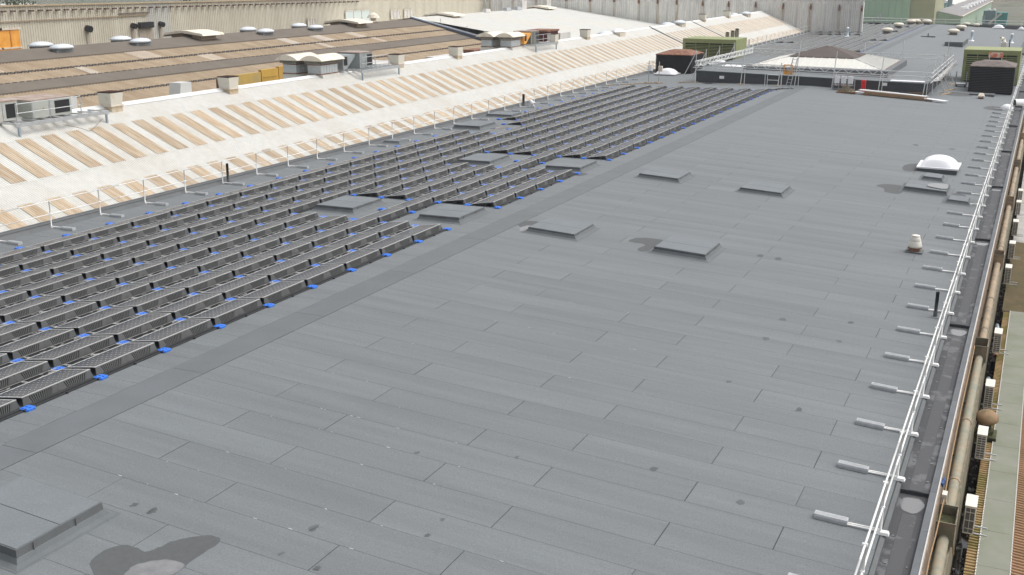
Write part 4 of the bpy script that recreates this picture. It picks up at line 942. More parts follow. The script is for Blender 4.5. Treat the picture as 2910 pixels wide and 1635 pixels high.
for x in (-2.0, 0, 2.6): q = MB(); q.box(x-.06, x+.06, -.85, .2, zz(x)+.005, zz(x)+.06); P(q, 'bearer', timberdark, t)
# black cable clutter at array end
q = MB(); x, y = -2.6, 88.5
for k in range(26):
    x2, y2 = x+R.uniform(-.1, .28), y+R.uniform(-.15, .35); q.tube((x, y, zr(x)+R.uniform(.03, .1)), (x2, y2, zr(x2)+R.uniform(.03, .12)), .035, 5)
    if k % 8 == 7: x, y = -3.4+k*.1, 88.3+k*.1
    else: x, y = x2, y2
tag(P(q, 'cable_heap', black), 'loose black cables bunched at the far end of the near array', 'cables')

# ================================================================== WHITE CORRUGATED ROOF (A)
SA, ZE, XE = .429, -.1, -17.40
XA, ZA = -24.25, ZE+SA*(17.40-24.25)*-1
def za(x): return ZE+SA*(XE-x) if x > XA else ZA-SA*(XA-x)
fac = T('factory_roof', 'long white-painted corrugated roof with tan rooflight strips left of the grey roof', 'building')
CP = 1.388/11
def corr(x0, x1, ya, yb, dz, amp=.028, zf=za, p=CP, nn=6, curve=None):
    m = MB(); n_ = int(round((yb-ya)/p))*nn
    for i in range(n_+1):
        y = ya+i*p/nn; a = amp*math.sin(2*math.pi*i/nn)
        m.v.append((x0, y, zf(x0)+dz+a)); m.v.append((x1, y, zf(x1)+dz+a))
    for i in range(n_): m.f.append((2*i, 2*i+1, 2*i+3, 2*i+2))
    return m
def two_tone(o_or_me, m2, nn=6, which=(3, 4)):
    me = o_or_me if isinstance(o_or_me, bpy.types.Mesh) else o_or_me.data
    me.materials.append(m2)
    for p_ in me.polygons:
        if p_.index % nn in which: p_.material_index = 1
valley = mat('valley_dark', (.27, .262, .24), .8, n=.35, c2=(.23, .205, .17), thr=(.4, .7), n2=(3, .08), stretch=(.5, 1.5, 1))  # darker colour for the corrugation valleys, deepened so the ribs stand out
grp_valley = mat('rooflight_valley', (.25, .155, .09), .7, n=1.2, c2=(.34, .25, .165), thr=(.4, .65), stretch=(.3, 4, 1))
YA0, YA1 = 20.0, 180.0
XS, XB, XT = -18.483, -19.844, -22.65
nA = int((YA1-YA0)/CP)
for k, (a, c) in enumerate([(XE+.28, XS-.0), (XS+.1, XB-.0), (XB+.1, XT), (XT+.1, XA)]):
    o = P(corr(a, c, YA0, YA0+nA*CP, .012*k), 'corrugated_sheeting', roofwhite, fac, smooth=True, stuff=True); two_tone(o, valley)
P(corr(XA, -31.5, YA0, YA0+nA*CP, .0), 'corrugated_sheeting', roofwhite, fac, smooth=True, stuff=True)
# rooflight strips
def rl(x0, x1, name): 
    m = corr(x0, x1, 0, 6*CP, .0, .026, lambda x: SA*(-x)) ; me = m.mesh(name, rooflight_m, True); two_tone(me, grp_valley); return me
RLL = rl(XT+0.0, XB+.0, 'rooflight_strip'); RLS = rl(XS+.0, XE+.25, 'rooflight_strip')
y0L = 32.874-.757; k0 = round((y0L-YA0)/CP)*CP+YA0
for i in range(-9, 106):
    y = k0+1.388*i
    if y+.8 > YA1 or y < YA0: continue
    link('rooflight_strip', RLL, fac, (0, y, ZE+SA*XE+.012*2+.020))
k1 = round((30.504-.757-YA0)/CP)*CP+YA0
for i in range(-7, 108):
    y = k1+1.388*i
    if y+.8 > YA1 or y < YA0: continue
    link('rooflight_strip', RLS, fac, (0, y, ZE+SA*XE+.020))
# ridge capping lengths
y = YA0
while y < YA1:
    m = MB(); L = min(3.0, YA1-y)
    m.hexa([(XA+.30, y, za(XA+.3)+.06), (XA, y, ZA+.06), (XA, y+L-.02, ZA+.06), (XA+.30, y+L-.02, za(XA+.3)+.06), (XA+.30, y, za(XA+.3)+.09), (XA, y, ZA+.10), (XA, y+L-.02, ZA+.10), (XA+.30, y+L-.02, za(XA+.3)+.09)])
    m.hexa([(XA, y, ZA+.06), (XA-.3, y, za(XA-.3)+.06), (XA-.3, y+L-.02, za(XA-.3)+.06), (XA, y+L-.02, ZA+.06), (XA, y, ZA+.10), (XA-.3, y, za(XA-.3)+.09), (XA-.3, y+L-.02, za(XA-.3)+.09), (XA, y+L-.02, ZA+.10)])
    P(m, 'ridge_cap', ridgewhite, fac); y += L
m = MB(); m.box(-31.2, -17.2, YA0+.3, YA1, -9, -.75); P(m, 'wall', beigedirt, fac)
m = MB(); m.bar((XA, 123.9, ZA+.12), (XE-.1, 123.9, ZE+.12), .12, .14); m.bar((XA, 140.5, ZA+.1), (XE, 140.5, ZE+.1), .06, .1); P(m, 'cross_flashing', mat('flash', (.30, .30, .30), .7), fac)
# square tapered duct vents on the ridge
for i, (x, y, s_, lb) in enumerate([(-23.95, 40.5, 1, 'rust-stained cream square duct vent nearest the left photo edge, right of the platform unit'), (-23.95, 49.35, 1, 'cream square duct vent with rusty foot before the yellow plant'), (-24.0, 67.6, 1, 'leaning-looking cream square duct vent just beyond the twin cowls'), (-24.0, 76.4, 1, 'cream square duct vent with orange foot, alone on the middle ridge'), (-24.0, 103.4, 1.05, 'tall cream duct vent beyond the dark red box on the ridge'), (-24.0, 95.4, 1, 'cream square duct vent beside the farthest platform'), (-24.0, 145, 1.1, 'pale duct vent on the far ridge between two blue-white cowls'), (-24.0, 157.5, 1.1, 'pale duct vent on the far ridge, last before the grey wall')]):
    t = T('duct_vent', lb, 'duct vent', 'square duct vents on the white roof ridge', (x, y, za(x)))
    e = .37*s_
    q = MB(); q.box(-e, e, -e, e, -.35, .16); P(q, 'curb', mat('rustcream', (.50, .36, .20), .8, n=4, c2=(.58, .52, .42)), t)
    q = MB(); q.box(-e-.05, e+.05, -e-.05, e+.05, .16, .22); P(q, 'flange', cream, t)
    h_ = .62*s_
    q = MB(); q.hexa([(-e, -e, .22), (e, -e, .22), (e, e, .22), (-e, e, .22), (-e-.05, -e-.05, .22+h_), (e+.05, -e-.05, .22+h_), (e+.05, e+.05, .22+h_), (-e-.05, e+.05, .22+h_)]); P(q, 'duct', mat('duct_cream', (.64, .61, .53), .7, n=2.2, c2=(.50, .38, .25), thr=(.6, .8)), t)
    q = MB(); f_ = e+.055; q.box(-f_, f_, -f_, f_, .202+h_, .25+h_); P(q, 'bird_mesh', mat('mesh_dark', (.055, .030, .026), .9, spec=.05), t)
# twin curved cowls
for (y, lb1, lb2) in [(58.4, 'front curved cream cowl ventilator of the pair above the yellow plant', 'rear curved cream cowl ventilator of the pair above the yellow plant'), (86.3, 'front curved cowl ventilator of the farther pair beside the white verge', 'rear curved cowl ventilator of the farther pair beside the white verge')]:
    for k, lb in enumerate((lb1, lb2)):
        x = -24.35-k*1.75; yy = y+.7-k*.2; zb_ = 2.55
        t = T('curved_cowl', lb, 'roof ventilator', 'curved cowl ventilators on the white roof', (x, yy, zb_))
        q = MB(); q.box(-.62, .62, -.9, .9, -.8, .35, 0, 0); P(q, 'curb', roofwhite, t)
        q = MB(); q.box(-.5, .5, -.95, .95, .35, 1.05); P(q, 'body', mat('galvbody', (.48, .52, .53), .5, n=3, c2=(.38, .25, .15), thr=(.6, .75)), t)
        q = MB(); q.box(-.53, .53, -.98, .98, .36, .42); q.box(-.53, .53, -.98, .98, .95, 1.0); P(q, 'band', rust, t)
        for w_ in range(7): q = MB(); yv = -.9+w_*.3; q.box(.5, .515, yv-.01, yv+.01, .43, .94); P(q, 'panel_seam', galv, t)
        q = MB(); q.box(-.65, .65, -1.1, 1.1, 1.051, 1.22); P(q, 'gutter_band', mat('cowlband', (.20, .20, .17), .7, n=3, amt=.3), t)
        q = MB(); pr_ = [(-.85, 1.23)]+[(-.85+1.7*j/10, 1.26+.32*math.sin(math.pi*j/10)**.8) for j in range(11)]+[(.85, 1.23)]
        q.extr(pr_, 1, -1.3, 1.3); P(q, 'curved_top', creamroof, t)
# platforms with air units
def platform(y0, y1, x0, x1, z, label, unit, ulabel, ucol, extra=True):
    t = T('equipment_platform', label, 'platform', 'steel equipment platforms on the white roof', (0, 0, 0))
    for x in (x0, x1):
        q = MB(); q.bar((x, y0-.1, z-.07), (x, y1+.1, z-.07), .1, .16); P(q, 'edge_beam', galv, t)
    for k in range(9): yy = y0+(y1-y0)*k/8; q = MB(); q.bar((x0, yy, z-.02), (x1, yy, z-.02), .16, .05); P(q, 'deck_slat', galv, t)
    for x in (x0, x1):
        for yy in (y0+.05, y1-.05):
            if x < XA and za(x) > z: continue
            q = MB(); q.bar((x, yy, za(x)-.05), (x, yy, z-.15), .09); P(q, 'leg', blugrey, t)
    q = MB()
    for yy in (y0, y0+(y1-y0)*.35, y0+(y1-y0)*.7): q.tube((x0, yy, z), (x0, yy, z+.85), .022, 6)
    q.tube((x0, y0, z+.85), (x0, y0+(y1-y0)*.7, z+.85), .02, 6); q.tube((x0, y0, z+.45), (x0, y0+(y1-y0)*.7, z+.45), .02, 6)
    P(q, 'hand_rail', galv, t)
    for (a, c, d_, e, f_, g_, mm, lb, nm) in unit:
        u = T(nm, lb, 'air unit', 'air units on the roof platforms', ((a+c)/2, (d_+e)/2, f_))
        q = MB(); q.box(-(c-a)/2, (c-a)/2, -(e-d_)/2, (e-d_)/2, .01, g_); P(q, 'casing', mm, u)
        q = MB(); q.box(-(c-a)/2-.02, (c-a)/2+.02, -(e-d_)/2-.02, (e-d_)/2+.02, g_+.001, g_+.05); P(q, 'lid', mat('lid_rust', (.30, .20, .16), .8, n=2, c2=(.40, .36, .32)), u)
        q = MB(); w_ = (e-d_)/2; q.box((c-a)/2, (c-a)/2+.015, w_*.15, w_*.9, .15*g_, .88*g_); P(q, 'opening', darkglass, u)
        q = MB(); q.box((c-a)/2+.001, (c-a)/2+.02, -w_*.98, -w_*.9, .02, g_*.98); q.box((c-a)/2+.001, (c-a)/2+.02, -w_*.1, -w_*.02, .02, g_*.98); P(q, 'panel_edge', galv, u)
platform(33.9, 39.1, -22.85, -26.2, 2.85, 'steel platform carrying air units at the left photo edge', [(-25.4, -23.5, 35.3, 37.6, 2.86, .78, mat('greenish_unit', (.42, .44, .40), .6, n=3, c2=(.35, .27, .2), thr=(.58, .75)), 'grey air unit with a dark square opening on the left-edge platform', 'platform_air_unit'), (-25.8, -23.9, 33.4, 34.9, 2.86, .85, mat('paleunit', (.46, .47, .43), .6, n=3, c2=(.5, .3, .15), thr=(.6, .75)), 'pale air unit half cut by the left photo edge', 'platform_air_unit')], '', galv)
platform(61.5, 66.2, -22.95, -25.8, 2.95, 'steel platform beyond the twin cowls', [(-25.6, -23.9, 62.7, 64.3, 2.96, 1.0, greyclad, 'grey air unit on the platform beyond the twin cowls', 'platform_air_unit')], '', galv)
platform(89.2, 93.8, -22.95, -25.8, 2.95, 'steel platform beside the dark red box', [(-25.6, -23.9, 90.2, 92.0, 2.96, 1.05, mat('dkgrey', (.17, .175, .15), .6, n=3, amt=.2), 'dark grey air unit on the farther platform', 'platform_air_unit')], '', galv)
for i, (y, mm, lb) in enumerate([(60.6, greyclad, 'grey tapering duct hood between twin cowls and platform unit'), (88.6, orange, 'tapering duct hood with an orange face beside the farther cowls')]):
    t = T('duct_hood', lb, 'duct hood', 'tapered duct hoods beside the cowls', (-24.2, y, 2.95))
    q = MB(); q.extr([(0, .1), (.4, .1), (1.4, .85), (1.4, 1.0), (0, 1.0)], 0, -.9, .4); P(q, 'hood', mm if i else greyclad, t)
    q = MB(); q.box(.4, .41, .08, .5, .35, .9); P(q, 'opening', darkglass, t)
# blue-white cowls on ridge (far)
for i, (x, y, lb) in enumerate([(-23.8, 112.3, 'white square domed ventilator just before the dark flashing line'), (-23.8, 134.3, 'blue-white domed ventilator beyond the flashing line'), (-23.7, 167.3, 'blue-white domed ventilator, farthest on the white ridge'), (-25.4, 112.6, 'white domed ventilator half hidden behind the ridge, nearer one'), (-25.3, 134.0, 'domed ventilator half hidden behind the ridge, middle one'), (-25.3, 166.5, 'domed ventilator half hidden behind the ridge, farthest one')]):
    t = T('domed_vent', lb, 'ventilator', 'domed ventilators on the white ridge', (x, y, za(x)))
    q = MB(); q.box(-.55, .55, -.8, .8, -.3, .25); P(q, 'curb', cream, t)
    q = MB(); q.lathe((0, 0, .26), [(.85, 0), (1.0, .06), (.85, .2), (.5, .34), (.08, .4)], 4 if i == 0 else 16, .8, 1.1); P(q, 'hood', domewhite if i == 0 else domeblue, t, smooth=i > 0)
t = T('dark_red_box', 'dark red-brown plant box behind the white ridge', 'plant box', None, (-26.3, 98.3, 1.9))
q = MB(); q.box(-1, 1, -1.3, 1.3, 0, 1.75); P(q, 'casing', mat('dkred', (.10, .035, .03), .7, n=3, amt=.3), t)
q = MB(); q.box(-1.1, 1.1, -1.4, 1.4, 1.751, 1.9); P(q, 'lid', rust, t)
q = MB(); q.box(.4, 1.1, 1.6, 4.2, 0.5, 1.5); P(q, 'side_duct', lightbits, t)
for (x, y, w_, lb) in [(-25.6, 39.0, .5, 'pale grey hood just behind the ridge left of the first duct vent'), (-25.6, 47.2, .5, 'pale grey hood just behind the ridge left of the second duct vent')]:
    t = T('pale_hood', lb, 'duct hood', 'pale hoods behind the ridge', (x, y, 2.2))
    q = MB(); q.hexa([(-.4, -w_, 0), (.4, -w_, 0), (.4, w_, 0), (-.4, w_, 0), (-.4, -w_*.6, 1.15), (.4, -w_*.6, 1.15), (.4, w_*1.1, 1.15), (-.4, w_*1.1, 1.15)]); P(q, 'hood', mat('palehood', (.55, .55, .53), .6), t)
# sagging cable under platform
q = MB(); prev = None
for k in range(15): 
    f_ = k/14; y = 36.3+2.4*f_; x = -22.75+.35*math.sin(f_*3.14); p_ = (x, y, za(x)+.06+.45*abs(math.cos(f_*3.14))*(.6))
    if prev: q.tube(prev, p_, .012, 5)
    prev = p_
tag(P(q, 'loose_cable', mat('cable_brown', (.22, .16, .12), .7)), 'thin loose cable sagging under the left-edge platform', 'cable')

# ================================================================== ROOF B (brown nearer, white beyond the verge)
XBR = -60.0
def zbb(x): return 3-.22*abs(x+60.5)+(.0)
rb = T('brown_roof', 'brown stepped factory roof with ribbed bands beyond the white roof', 'building')
VY = 131.0; YB0 = 38.0
bands = [(-60.0, -57.0, 'd', .0), (-57.0, -54.75, 'r', -.10), (-54.75, -52.75, 'r', -.22), (-52.75, -50.7, 'd', -.22), (-50.7, -48.65, 'r', -.32), (-48.65, -46.3, 'r', -.44)]
for (a, c, k, dz) in bands:
    f_ = lambda x, dz=dz: 3-.22*(x+60.5)+dz
    if k == 'd':
        m = MB(); m.face([(a, YB0, f_(a)), (c, YB0, f_(c)), (c, VY, f_(c)), (a, VY, f_(a))]); m.box(c-.1, c+.03, YB0, VY, f_(c)-.12, f_(c)+.03); P(m, 'felt_band', browndark, rb)
    else:
        o = P(corr(a, c, YB0, VY, 0, .05, f_, .33, 6), 'ribbed_band', brownrib, rb, smooth=True, stuff=True); two_tone(o, mat('brown_valley', (.27, .20, .135), .85, n=.6, amt=.2))
        m = MB()
        for q in range(int((VY-YB0)/.66)): yy = YB0+q*.66; m.box(c-.04, c+.04, yy, yy+.36, f_(c)-.14, f_(c)+.05)
        P(m, 'edge_clips', mat('clips', (.12, .12, .12), .7), rb, stuff=True)
for (x0, x1, y, w_) in [(-57, -54.75, 59.5, .7), (-54.75, -52.75, 67, .6), (-57, -54.75, 75, 2.4), (-57, -54.75, 97, 1.3), (-57, -54.75, 103, 1.8), (-54.75, -52.75, 101, .5), (-54.75, -52.75, 82, 1.6), (-57, -54.75, 110, 1.2), (-54.75, -52.75, 112, .6)]:
    dz = -.10 if x0 == -57 else -.22
    P(corr(x0+.02, x1-.05, y, y+round(w_/.33)*.33+.33, .03, .05, lambda x: 3-.22*(x+60.5)+dz, .33, 6), 'pale_sheet', brownlite, rb, smooth=True)
m = MB(); m.face([(-60, YB0, 2.885), (-60, VY, 2.885), (-74, VY, 1.0), (-74, YB0, 1.0)]); P(m, 'rear_slope', browndark, rb)
m = MB(); m.box(-73.9, -46.4, YB0, VY-.1, -9, -1.2); P(m, 'wall', browndark, rb)
rw = T('far_white_roof', 'white corrugated factory roof slope before the grey clad wall', 'building')
fB = lambda x: 3-.22*(x+60.5)
P(corr(-60.3, -31.6, VY, 180, .08, .03, lambda x: max(fB(x), -.9), .25, 4), 'corrugated_sheeting', mat('roofwhite2', (.64, .64, .60), .75, n=.15, c2=(.66, .63, .56), thr=(.45, .7), n2=(1, .04), stretch=(.6, 1, 1)), rw, stuff=True)
m = MB(); m.bar((-60.3, VY, fB(-60.3)+.12), (-31.6, VY, fB(-31.6)+.12), .5, .3); P(m, 'verge_cap', mat('verge', (.62, .66, .70), .6), rw)
m = MB(); m.bar((-60.3, VY-.4, fB(-60.3)-.1), (-31.6, VY-.4, fB(-31.6)-.1), .25, .5); P(m, 'verge_face', mat('vergef', (.10, .12, .15), .7), rw)
m = MB(); m.face([(-60.3, VY, fB(-60.3)+.08), (-60.3, 180, fB(-60.3)+.08), (-74, 180, 1), (-74, VY, 1)]); P(m, 'rear_slope', roofwhite, rw)
for k, x in enumerate((-56, -52, -48, -44)):
    q = MB(); q.tube((x, VY+.3, fB(x)), (x, VY+.3, fB(x)+1.0), .04, 5); P(q, 'verge_post', galv, rw)
# stepped vents on B ridge
bv = [(69.6, 1, 'pair of blue-white oval vents on the brown ridge, nearest the left edge'), (78.9, 1, 'pair of blue-white oval vents on the brown ridge, second from the left'), (88.0, 2, 'wide cream flat cowl on the brown ridge, nearer of two'), (97.5, 1, 'pair of blue-white oval vents on the brown ridge, third from the left'), (106.7, 1, 'pair of blue-white oval vents on the brown ridge, farthest'), (115.8, 2, 'wide cream flat cowl on the brown ridge, farther of two'), (140.0, 2, 'wide cream flat cowl on the white far ridge, nearer of two'), (173.0, 2, 'wide cream flat cowl on the white far ridge, farther of two')]
for (y, kind, lb) in bv:
    if kind == 1:
        for k, x in enumerate((-58.7, -60.9)):
            t = T('oval_vent', ('front ' if k == 0 else 'rear ')+lb.replace('pair of ', '').replace('vents', 'vent'), 'ventilator', 'oval vents on the brown roof ridge', (x, y-.2*k, 2.65+(.15 if k else 0)))
            q = MB(); q.box(-.4, .4, -.9, .9, -.3, .12); P(q, 'curb', mat('ventcurb', (.22, .24, .25), .7), t)
            q = MB(); q.lathe((0, 0, .13), [(.8, 0), (1.0, .06), (.95, .2), (.6, .36), (.1, .42)], 18, .75, 1.2); P(q, 'hood', domeblue, t, smooth=True)
    else:
        t = T('ridge_cowl', lb, 'ventilator', 'cream flat cowls on the far ridges', (-60.0, y, 2.85))
        q = MB(); q.box(-2.2, -.6, -1.1, 1.1, -.2, .25); q.box(.4, 1.6, -1.1, 1.1, -.5, .15); P(q, 'curb', mat('cowlcurb', (.35, .28, .20), .8), t)
        q = MB(); q.extr([(-3.0, -.05), (-2.6, .35), (-.6, .60), (.2, .60), (.9, .5), (2.1, .35), (2.3, .15), (2.2, .1), (.9, .25), (-.5, .38), (-2.5, .15)], 1, -1.6, 1.6); P(q, 'curved_top', creamroof, t)
t = T('cone_cowl', 'small white conical cowl on the ridge before the wall windows', 'ventilator', None, (-60.3, 121.5, 3.0))
q = MB(); q.lathe((0, 0, 0), [(.35, 0), (.35, .35), (.85, .38), (.6, .75), (.12, 1.05)], 14); P(q, 'hood', creamroof, t)
for (x, y, c_, lb) in [(-60.1, 153, red, 'small pale and red box on the far white ridge'), (-60.0, 160, galv, 'small grey bump vent on the far white ridge, left'), (-60.0, 164, galv, 'small grey bump vent on the far white ridge, right')]:
    q = MB(); q.box(x-.4, x+.4, y-.9, y+.9, 3.0, 3.5, .1, .2); tag(P(q, 'ridge_box', lightbits if c_ is red else galv), lb, 'ventilator')
for (x, y, lb) in [(-60.6, 167, 'pale upright hood on the far white ridge, left one'), (-60.6, 172 - 3.0+8, 'pale upright hood on the far white ridge, right one')]:
    q = MB(); q.box(x-.4, x+.4, y-.9, y+.9, 2.6, 4.4); tag(P(q, 'upright_hood', lightbits), lb, 'duct hood')
# valley between A and B: yellow plant, pale walls, dark roofs
m = MB(); m.box(-46.4, -31.0, 38, 180, -4.5, -4.0); struct(P(m, 'yard', browndark))
yp = T('yellow_plant', 'yellow machine housing seen between the brown roof and the white ridge', 'machine housing', None, (-41.2, 69.3, -4))
for i, (a, c, h_, mm) in enumerate([(-.2, 2.9, 5.35, yellow), (3.0, 5.2, 5.5, mat('yel2', (.56, .34, .06), .6, n=1, amt=.2)), (5.3, 8.2, 5.6, mat('yel3', (.55, .32, .06), .6, n=1, amt=.2)), (-2.2, -.4, 5.2, rust)]):
    q = MB(); q.box(1.2, 1.5, a, c, 0, h_); P(q, 'housing', mm, yp)
for (a, c, z0, z1) in [(.5, 1.9, 4.0, 4.6), (3.2, 5.0, 4.85, 4.93), (6.6, 7.9, 4.0, 5.0), (2.95, 3.05, 4.0, 5.3)]:
    q = MB(); q.box(1.5, 1.53, a, c, z0, z1); P(q, 'recess_shade', rust if a < 0 else mat('yelshade', (.42, .27, .06), .7), yp)  # raised plates in darker yellow, painting the shade of recessed panels
for (x, y0_, y1_, h_, mm, lb) in [(-38.5, 84.5, 88.5, 4.9, lightbits, 'pale louvred box behind the ridge near the third duct vent'), (-40, 103, 116, 4.1, lightbits, 'pale walled building behind the ridge with dark red hoods'), (-41, 91, 101, 3.7, brownrib, 'low brown-roofed shed behind the ridge')]:
    t = T('yard_building', lb, 'building', 'small buildings in the yard behind the ridge', (x, (y0_+y1_)/2, -4))
    L = (y1_-y0_)/2; q = MB(); q.box(-2, 2, -L, L, 0, h_); P(q, 'wall', mm, t); q = MB(); q.box(-2.1, 2.1, -L-.1, L+.1, h_+.001, h_+.25); P(q, 'roof', browndark if mm is not lightbits else lightbits, t)
for y in (105, 111.5):
    t = T('red_hood', 'dark red hood box behind the ridge, %s one' % ('nearer' if y < 108 else 'farther'), 'duct hood', 'dark red hoods in the yard', (-37.2, y, -.2))
    q = MB(); q.box(-.6, .6, -1.3, 1.3, 0, 1.0); P(q, 'casing', mat('dk2', (.07, .06, .07), .6), t)
    q = MB(); q.box(-.65, .65, -1.35, 1.35, 1.001, 1.4); P(q, 'lid', rust, t)

# ================================================================== TALL CLAD WALLS
wb = T('beige_factory', 'tall beige ribbed-clad factory wall behind the brown roof', 'building')
def zw(y): return 5.85-(y-76)*.010
for i in range(36):
    y0_ = 48+i*3.7; y1_ = y0_+3.69
    if y1_ > 180: break
    m = MB(); x = -74.0; nr = 12
    for k in range(nr):
        a = y0_+(y1_-y0_)*k/nr; c = a+(y1_-y0_)/nr; w_ = (c-a)
        for yy, dx in ((a, 0), (a+w_*.55, 0), (a+w_*.65, .045), (a+w_*.9, .045)):
            m.v.append((x+dx, yy, -9)); m.v.append((x+dx, yy, zw((y0_+y1_)/2)))
    for k in range(len(m.v)//2-1): m.f.append((2*k, 2*k+2, 2*k+3, 2*k+1))
    P(m, 'cladding_panel', ashwall if i != 13 else mat('paleclad', (.56, .55, .50), .7, n=.5, amt=.1), wb)
m = MB(); m.box(-74.15, -73.85, 40, 180, zw(76)-.35, zw(76)-.0); 
m = MB(); m.hexa([(-74.2, 40, zw(40)), (-73.8, 40, zw(40)), (-73.8, 180, zw(180)), (-74.2, 180, zw(180)), (-74.2, 40, zw(40)+.14), (-73.8, 40, zw(40)+.14), (-73.8, 180, zw(180)+.14), (-74.2, 180, zw(180)+.14)]); P(m, 'verge_trim', mat('trimbeige', (.45, .36, .24), .8), wb)
for k in range(60):
    y = 73.5+k*1.1
    m = MB(); m.box(-73.85, -73.6, y-.26, y+.26, zw(y)-.52, zw(y)-.36); P(m, 'eaves_bracket', mat('brk', (.13, .09, .07), .8), wb)
m = MB(); m.box(-74.6, -74.3, 40, 180, -9, zw(180)); m.box(-110, -74.7, 40, 180, -9, 2.0); P(m, 'inner_wall', ashwall, wb)
m = MB(); m.box(-73.9, -73.82, 72, 96, 4.35, 4.45); P(m, 'flashing', mat('flb', (.33, .25, .17), .8), wb)
m = MB(); m.box(-73.9, -73.78, 91.8, 96.4, 4.62, 4.74); P(m, 'flashing', mat('fld', (.20, .16, .13), .8), wb)
# windows with orange shutters
for i, (y, w_) in enumerate([(75.3, .9), (77.3, 1.1)]):
    t = bpy.data.objects.new('window', None); COL.objects.link(t); t.parent = wb; t.location = (-73.85, y, 2.6)
    q = MB(); q.box(0, .06, -w_, w_, -1.6, 1.05); P(q, 'shutter', orange, t)
    q = MB(); q.box(-.01, .14, -w_-.15, w_+.15, 1.05, 1.25); q.box(-.01, .12, -w_-.1, w_+.1, -.75, -.6); P(q, 'frame', cream, t)
    q = MB(); q.box(.06, .10, -w_*.05, w_*.05, -.6, 1.0); P(q, 'mullion', mat('orgdk', (.5, .2, .03), .6), t)
for i, (y, rr, kk) in enumerate([(87.2, .35, 0), (93.7, .3, 0), (98.0, .3, 0)]):
    q = MB(); q.tube((-73.95, y, 3.35), (-73.4, y, 3.25), rr, 12); P(q, 'wall_vent', darkglass, wb)
    q = MB(); q.box(-73.9, -73.87, y-.2, y+.2, 1.4, 3.0); P(q, 'stain', mat('stain', (.36, .30, .24), .9, n=1, c2=(.44, .40, .33), stretch=(1, 3, .3)), wb)
q = MB(); q.box(-73.95, -73.5, 94.6, 96.6, 3.0, 3.65); P(q, 'wall_vent', darkglass, wb)
q = MB(); q.box(-73.9, -73.87, 94.6, 96.7, 1.4, 3.0); P(q, 'stain', MATS['stain'], wb)
# far windows on wall
for (y, w_, z0, z1, mm) in [(138.5, 3.2, 1.6, 3.6, mat('paleglass', (.55, .62, .60), .3)), (149, 1.4, 1.9, 3.3, lightbits), (153, 1.4, 1.9, 3.3, lightbits), (127, .9, 1.4, 2.9, lightbits)]:
    t = bpy.data.objects.new('window', None); COL.objects.link(t); t.parent = wb; t.location = (-73.85, y, 0)
    q = MB(); q.box(0, .05, -w_, w_, z0, z1); P(q, 'pane', mm, t)
    q = MB()
    for a in (-w_, -w_*.33, w_*.33, w_): q.box(.05, .12, a-.07, a+.07, z0, z1)
    q.box(.05, .12, -w_, w_, z1-.1, z1); q.box(.05, .12, -w_, w_, z0, z0+.1); P(q, 'frame', cream, t)
wg = T('grey_factory_wall', 'tall grey ribbed-clad gable wall with rusty brackets behind the white roofs', 'building')
dots = [-73.0, -68.5, -64.0, -58.2, -53.8, -49.4, -45.0, -41.7, -38.4, -34.0, -29.7, -25.3, -20.9, -16.6, -12.2, -8.8]
def zg(x): return 5.05-max(0, (x+16))*.03+.35
for i, (a, c) in enumerate(zip(dots, dots[1:])):
    npan = 2
    for j in range(npan):
        xa = a+(c-a)*j/npan; xb = a+(c-a)*(j+1)/npan-.01; m = MB(); nr = 6
        for k in range(nr):
            w_ = (xb-xa)/nr; s0 = xa+w_*k
            for xx, dy in ((s0, 0), (s0+w_*.6, 0), (s0+w_*.68, -.08), (s0+w_*.92, -.08)):
                m.v.append((xx, 180+dy, -9)); m.v.append((xx, 180+dy, zg(xx)-.3))
        for k in range(len(m.v)//2-1): m.f.append((2*k, 2*k+2, 2*k+3, 2*k+1))
        P(m, 'cladding_panel', greywall, wg)
m = MB(); m.box(-74, -8.8, 180.1, 182, -9, 4.4); P(m, 'rear_block', greywall, wg)
zd = [4.6, 4.5, 4.45, 4.35, 4.3, 4.25, 4.1, 4.1, 4.0, 3.85, 3.75, 3.75, 3.6, 3.55, 3.45, 3.4]
for x, z_ in zip(dots, zd):
    m = MB(); m.box(x-.13, x+.13, 179.55, 179.9, z_-.3, z_+.25); m.box(x-.07, x+.07, 179.6, 179.9, z_+.25, z_+.6); P(m, 'wall_bracket', mat('brk2', (.12, .09, .075), .8, n=5, c2=(.3, .15, .08)), wg)
    if x < -24: continue
for x, z_ in zip(dots, zd):
    m = MB(); m.box(x-.22, x+.22, 179.905, 179.91, -.5, z_-.3); P(m, 'rust_streak', mat('streak', (.46, .38, .29), .9, n=1.2, c2=(.62, .60, .56), thr=(.4, .6), stretch=(3, 1, .25)), wg)
m = MB(); m.box(-74, -8.8, 179.8, 180.05, 4.95, 5.1); P(m, 'verge_trim', mat('rtrim', (.40, .27, .19), .8, n=1, amt=.3), wg)
m = MB(); m.box(-8.85, -8.6, 179.8, 180.1, -1, 4.7); P(m, 'corner_trim', ridgewhite, wg)

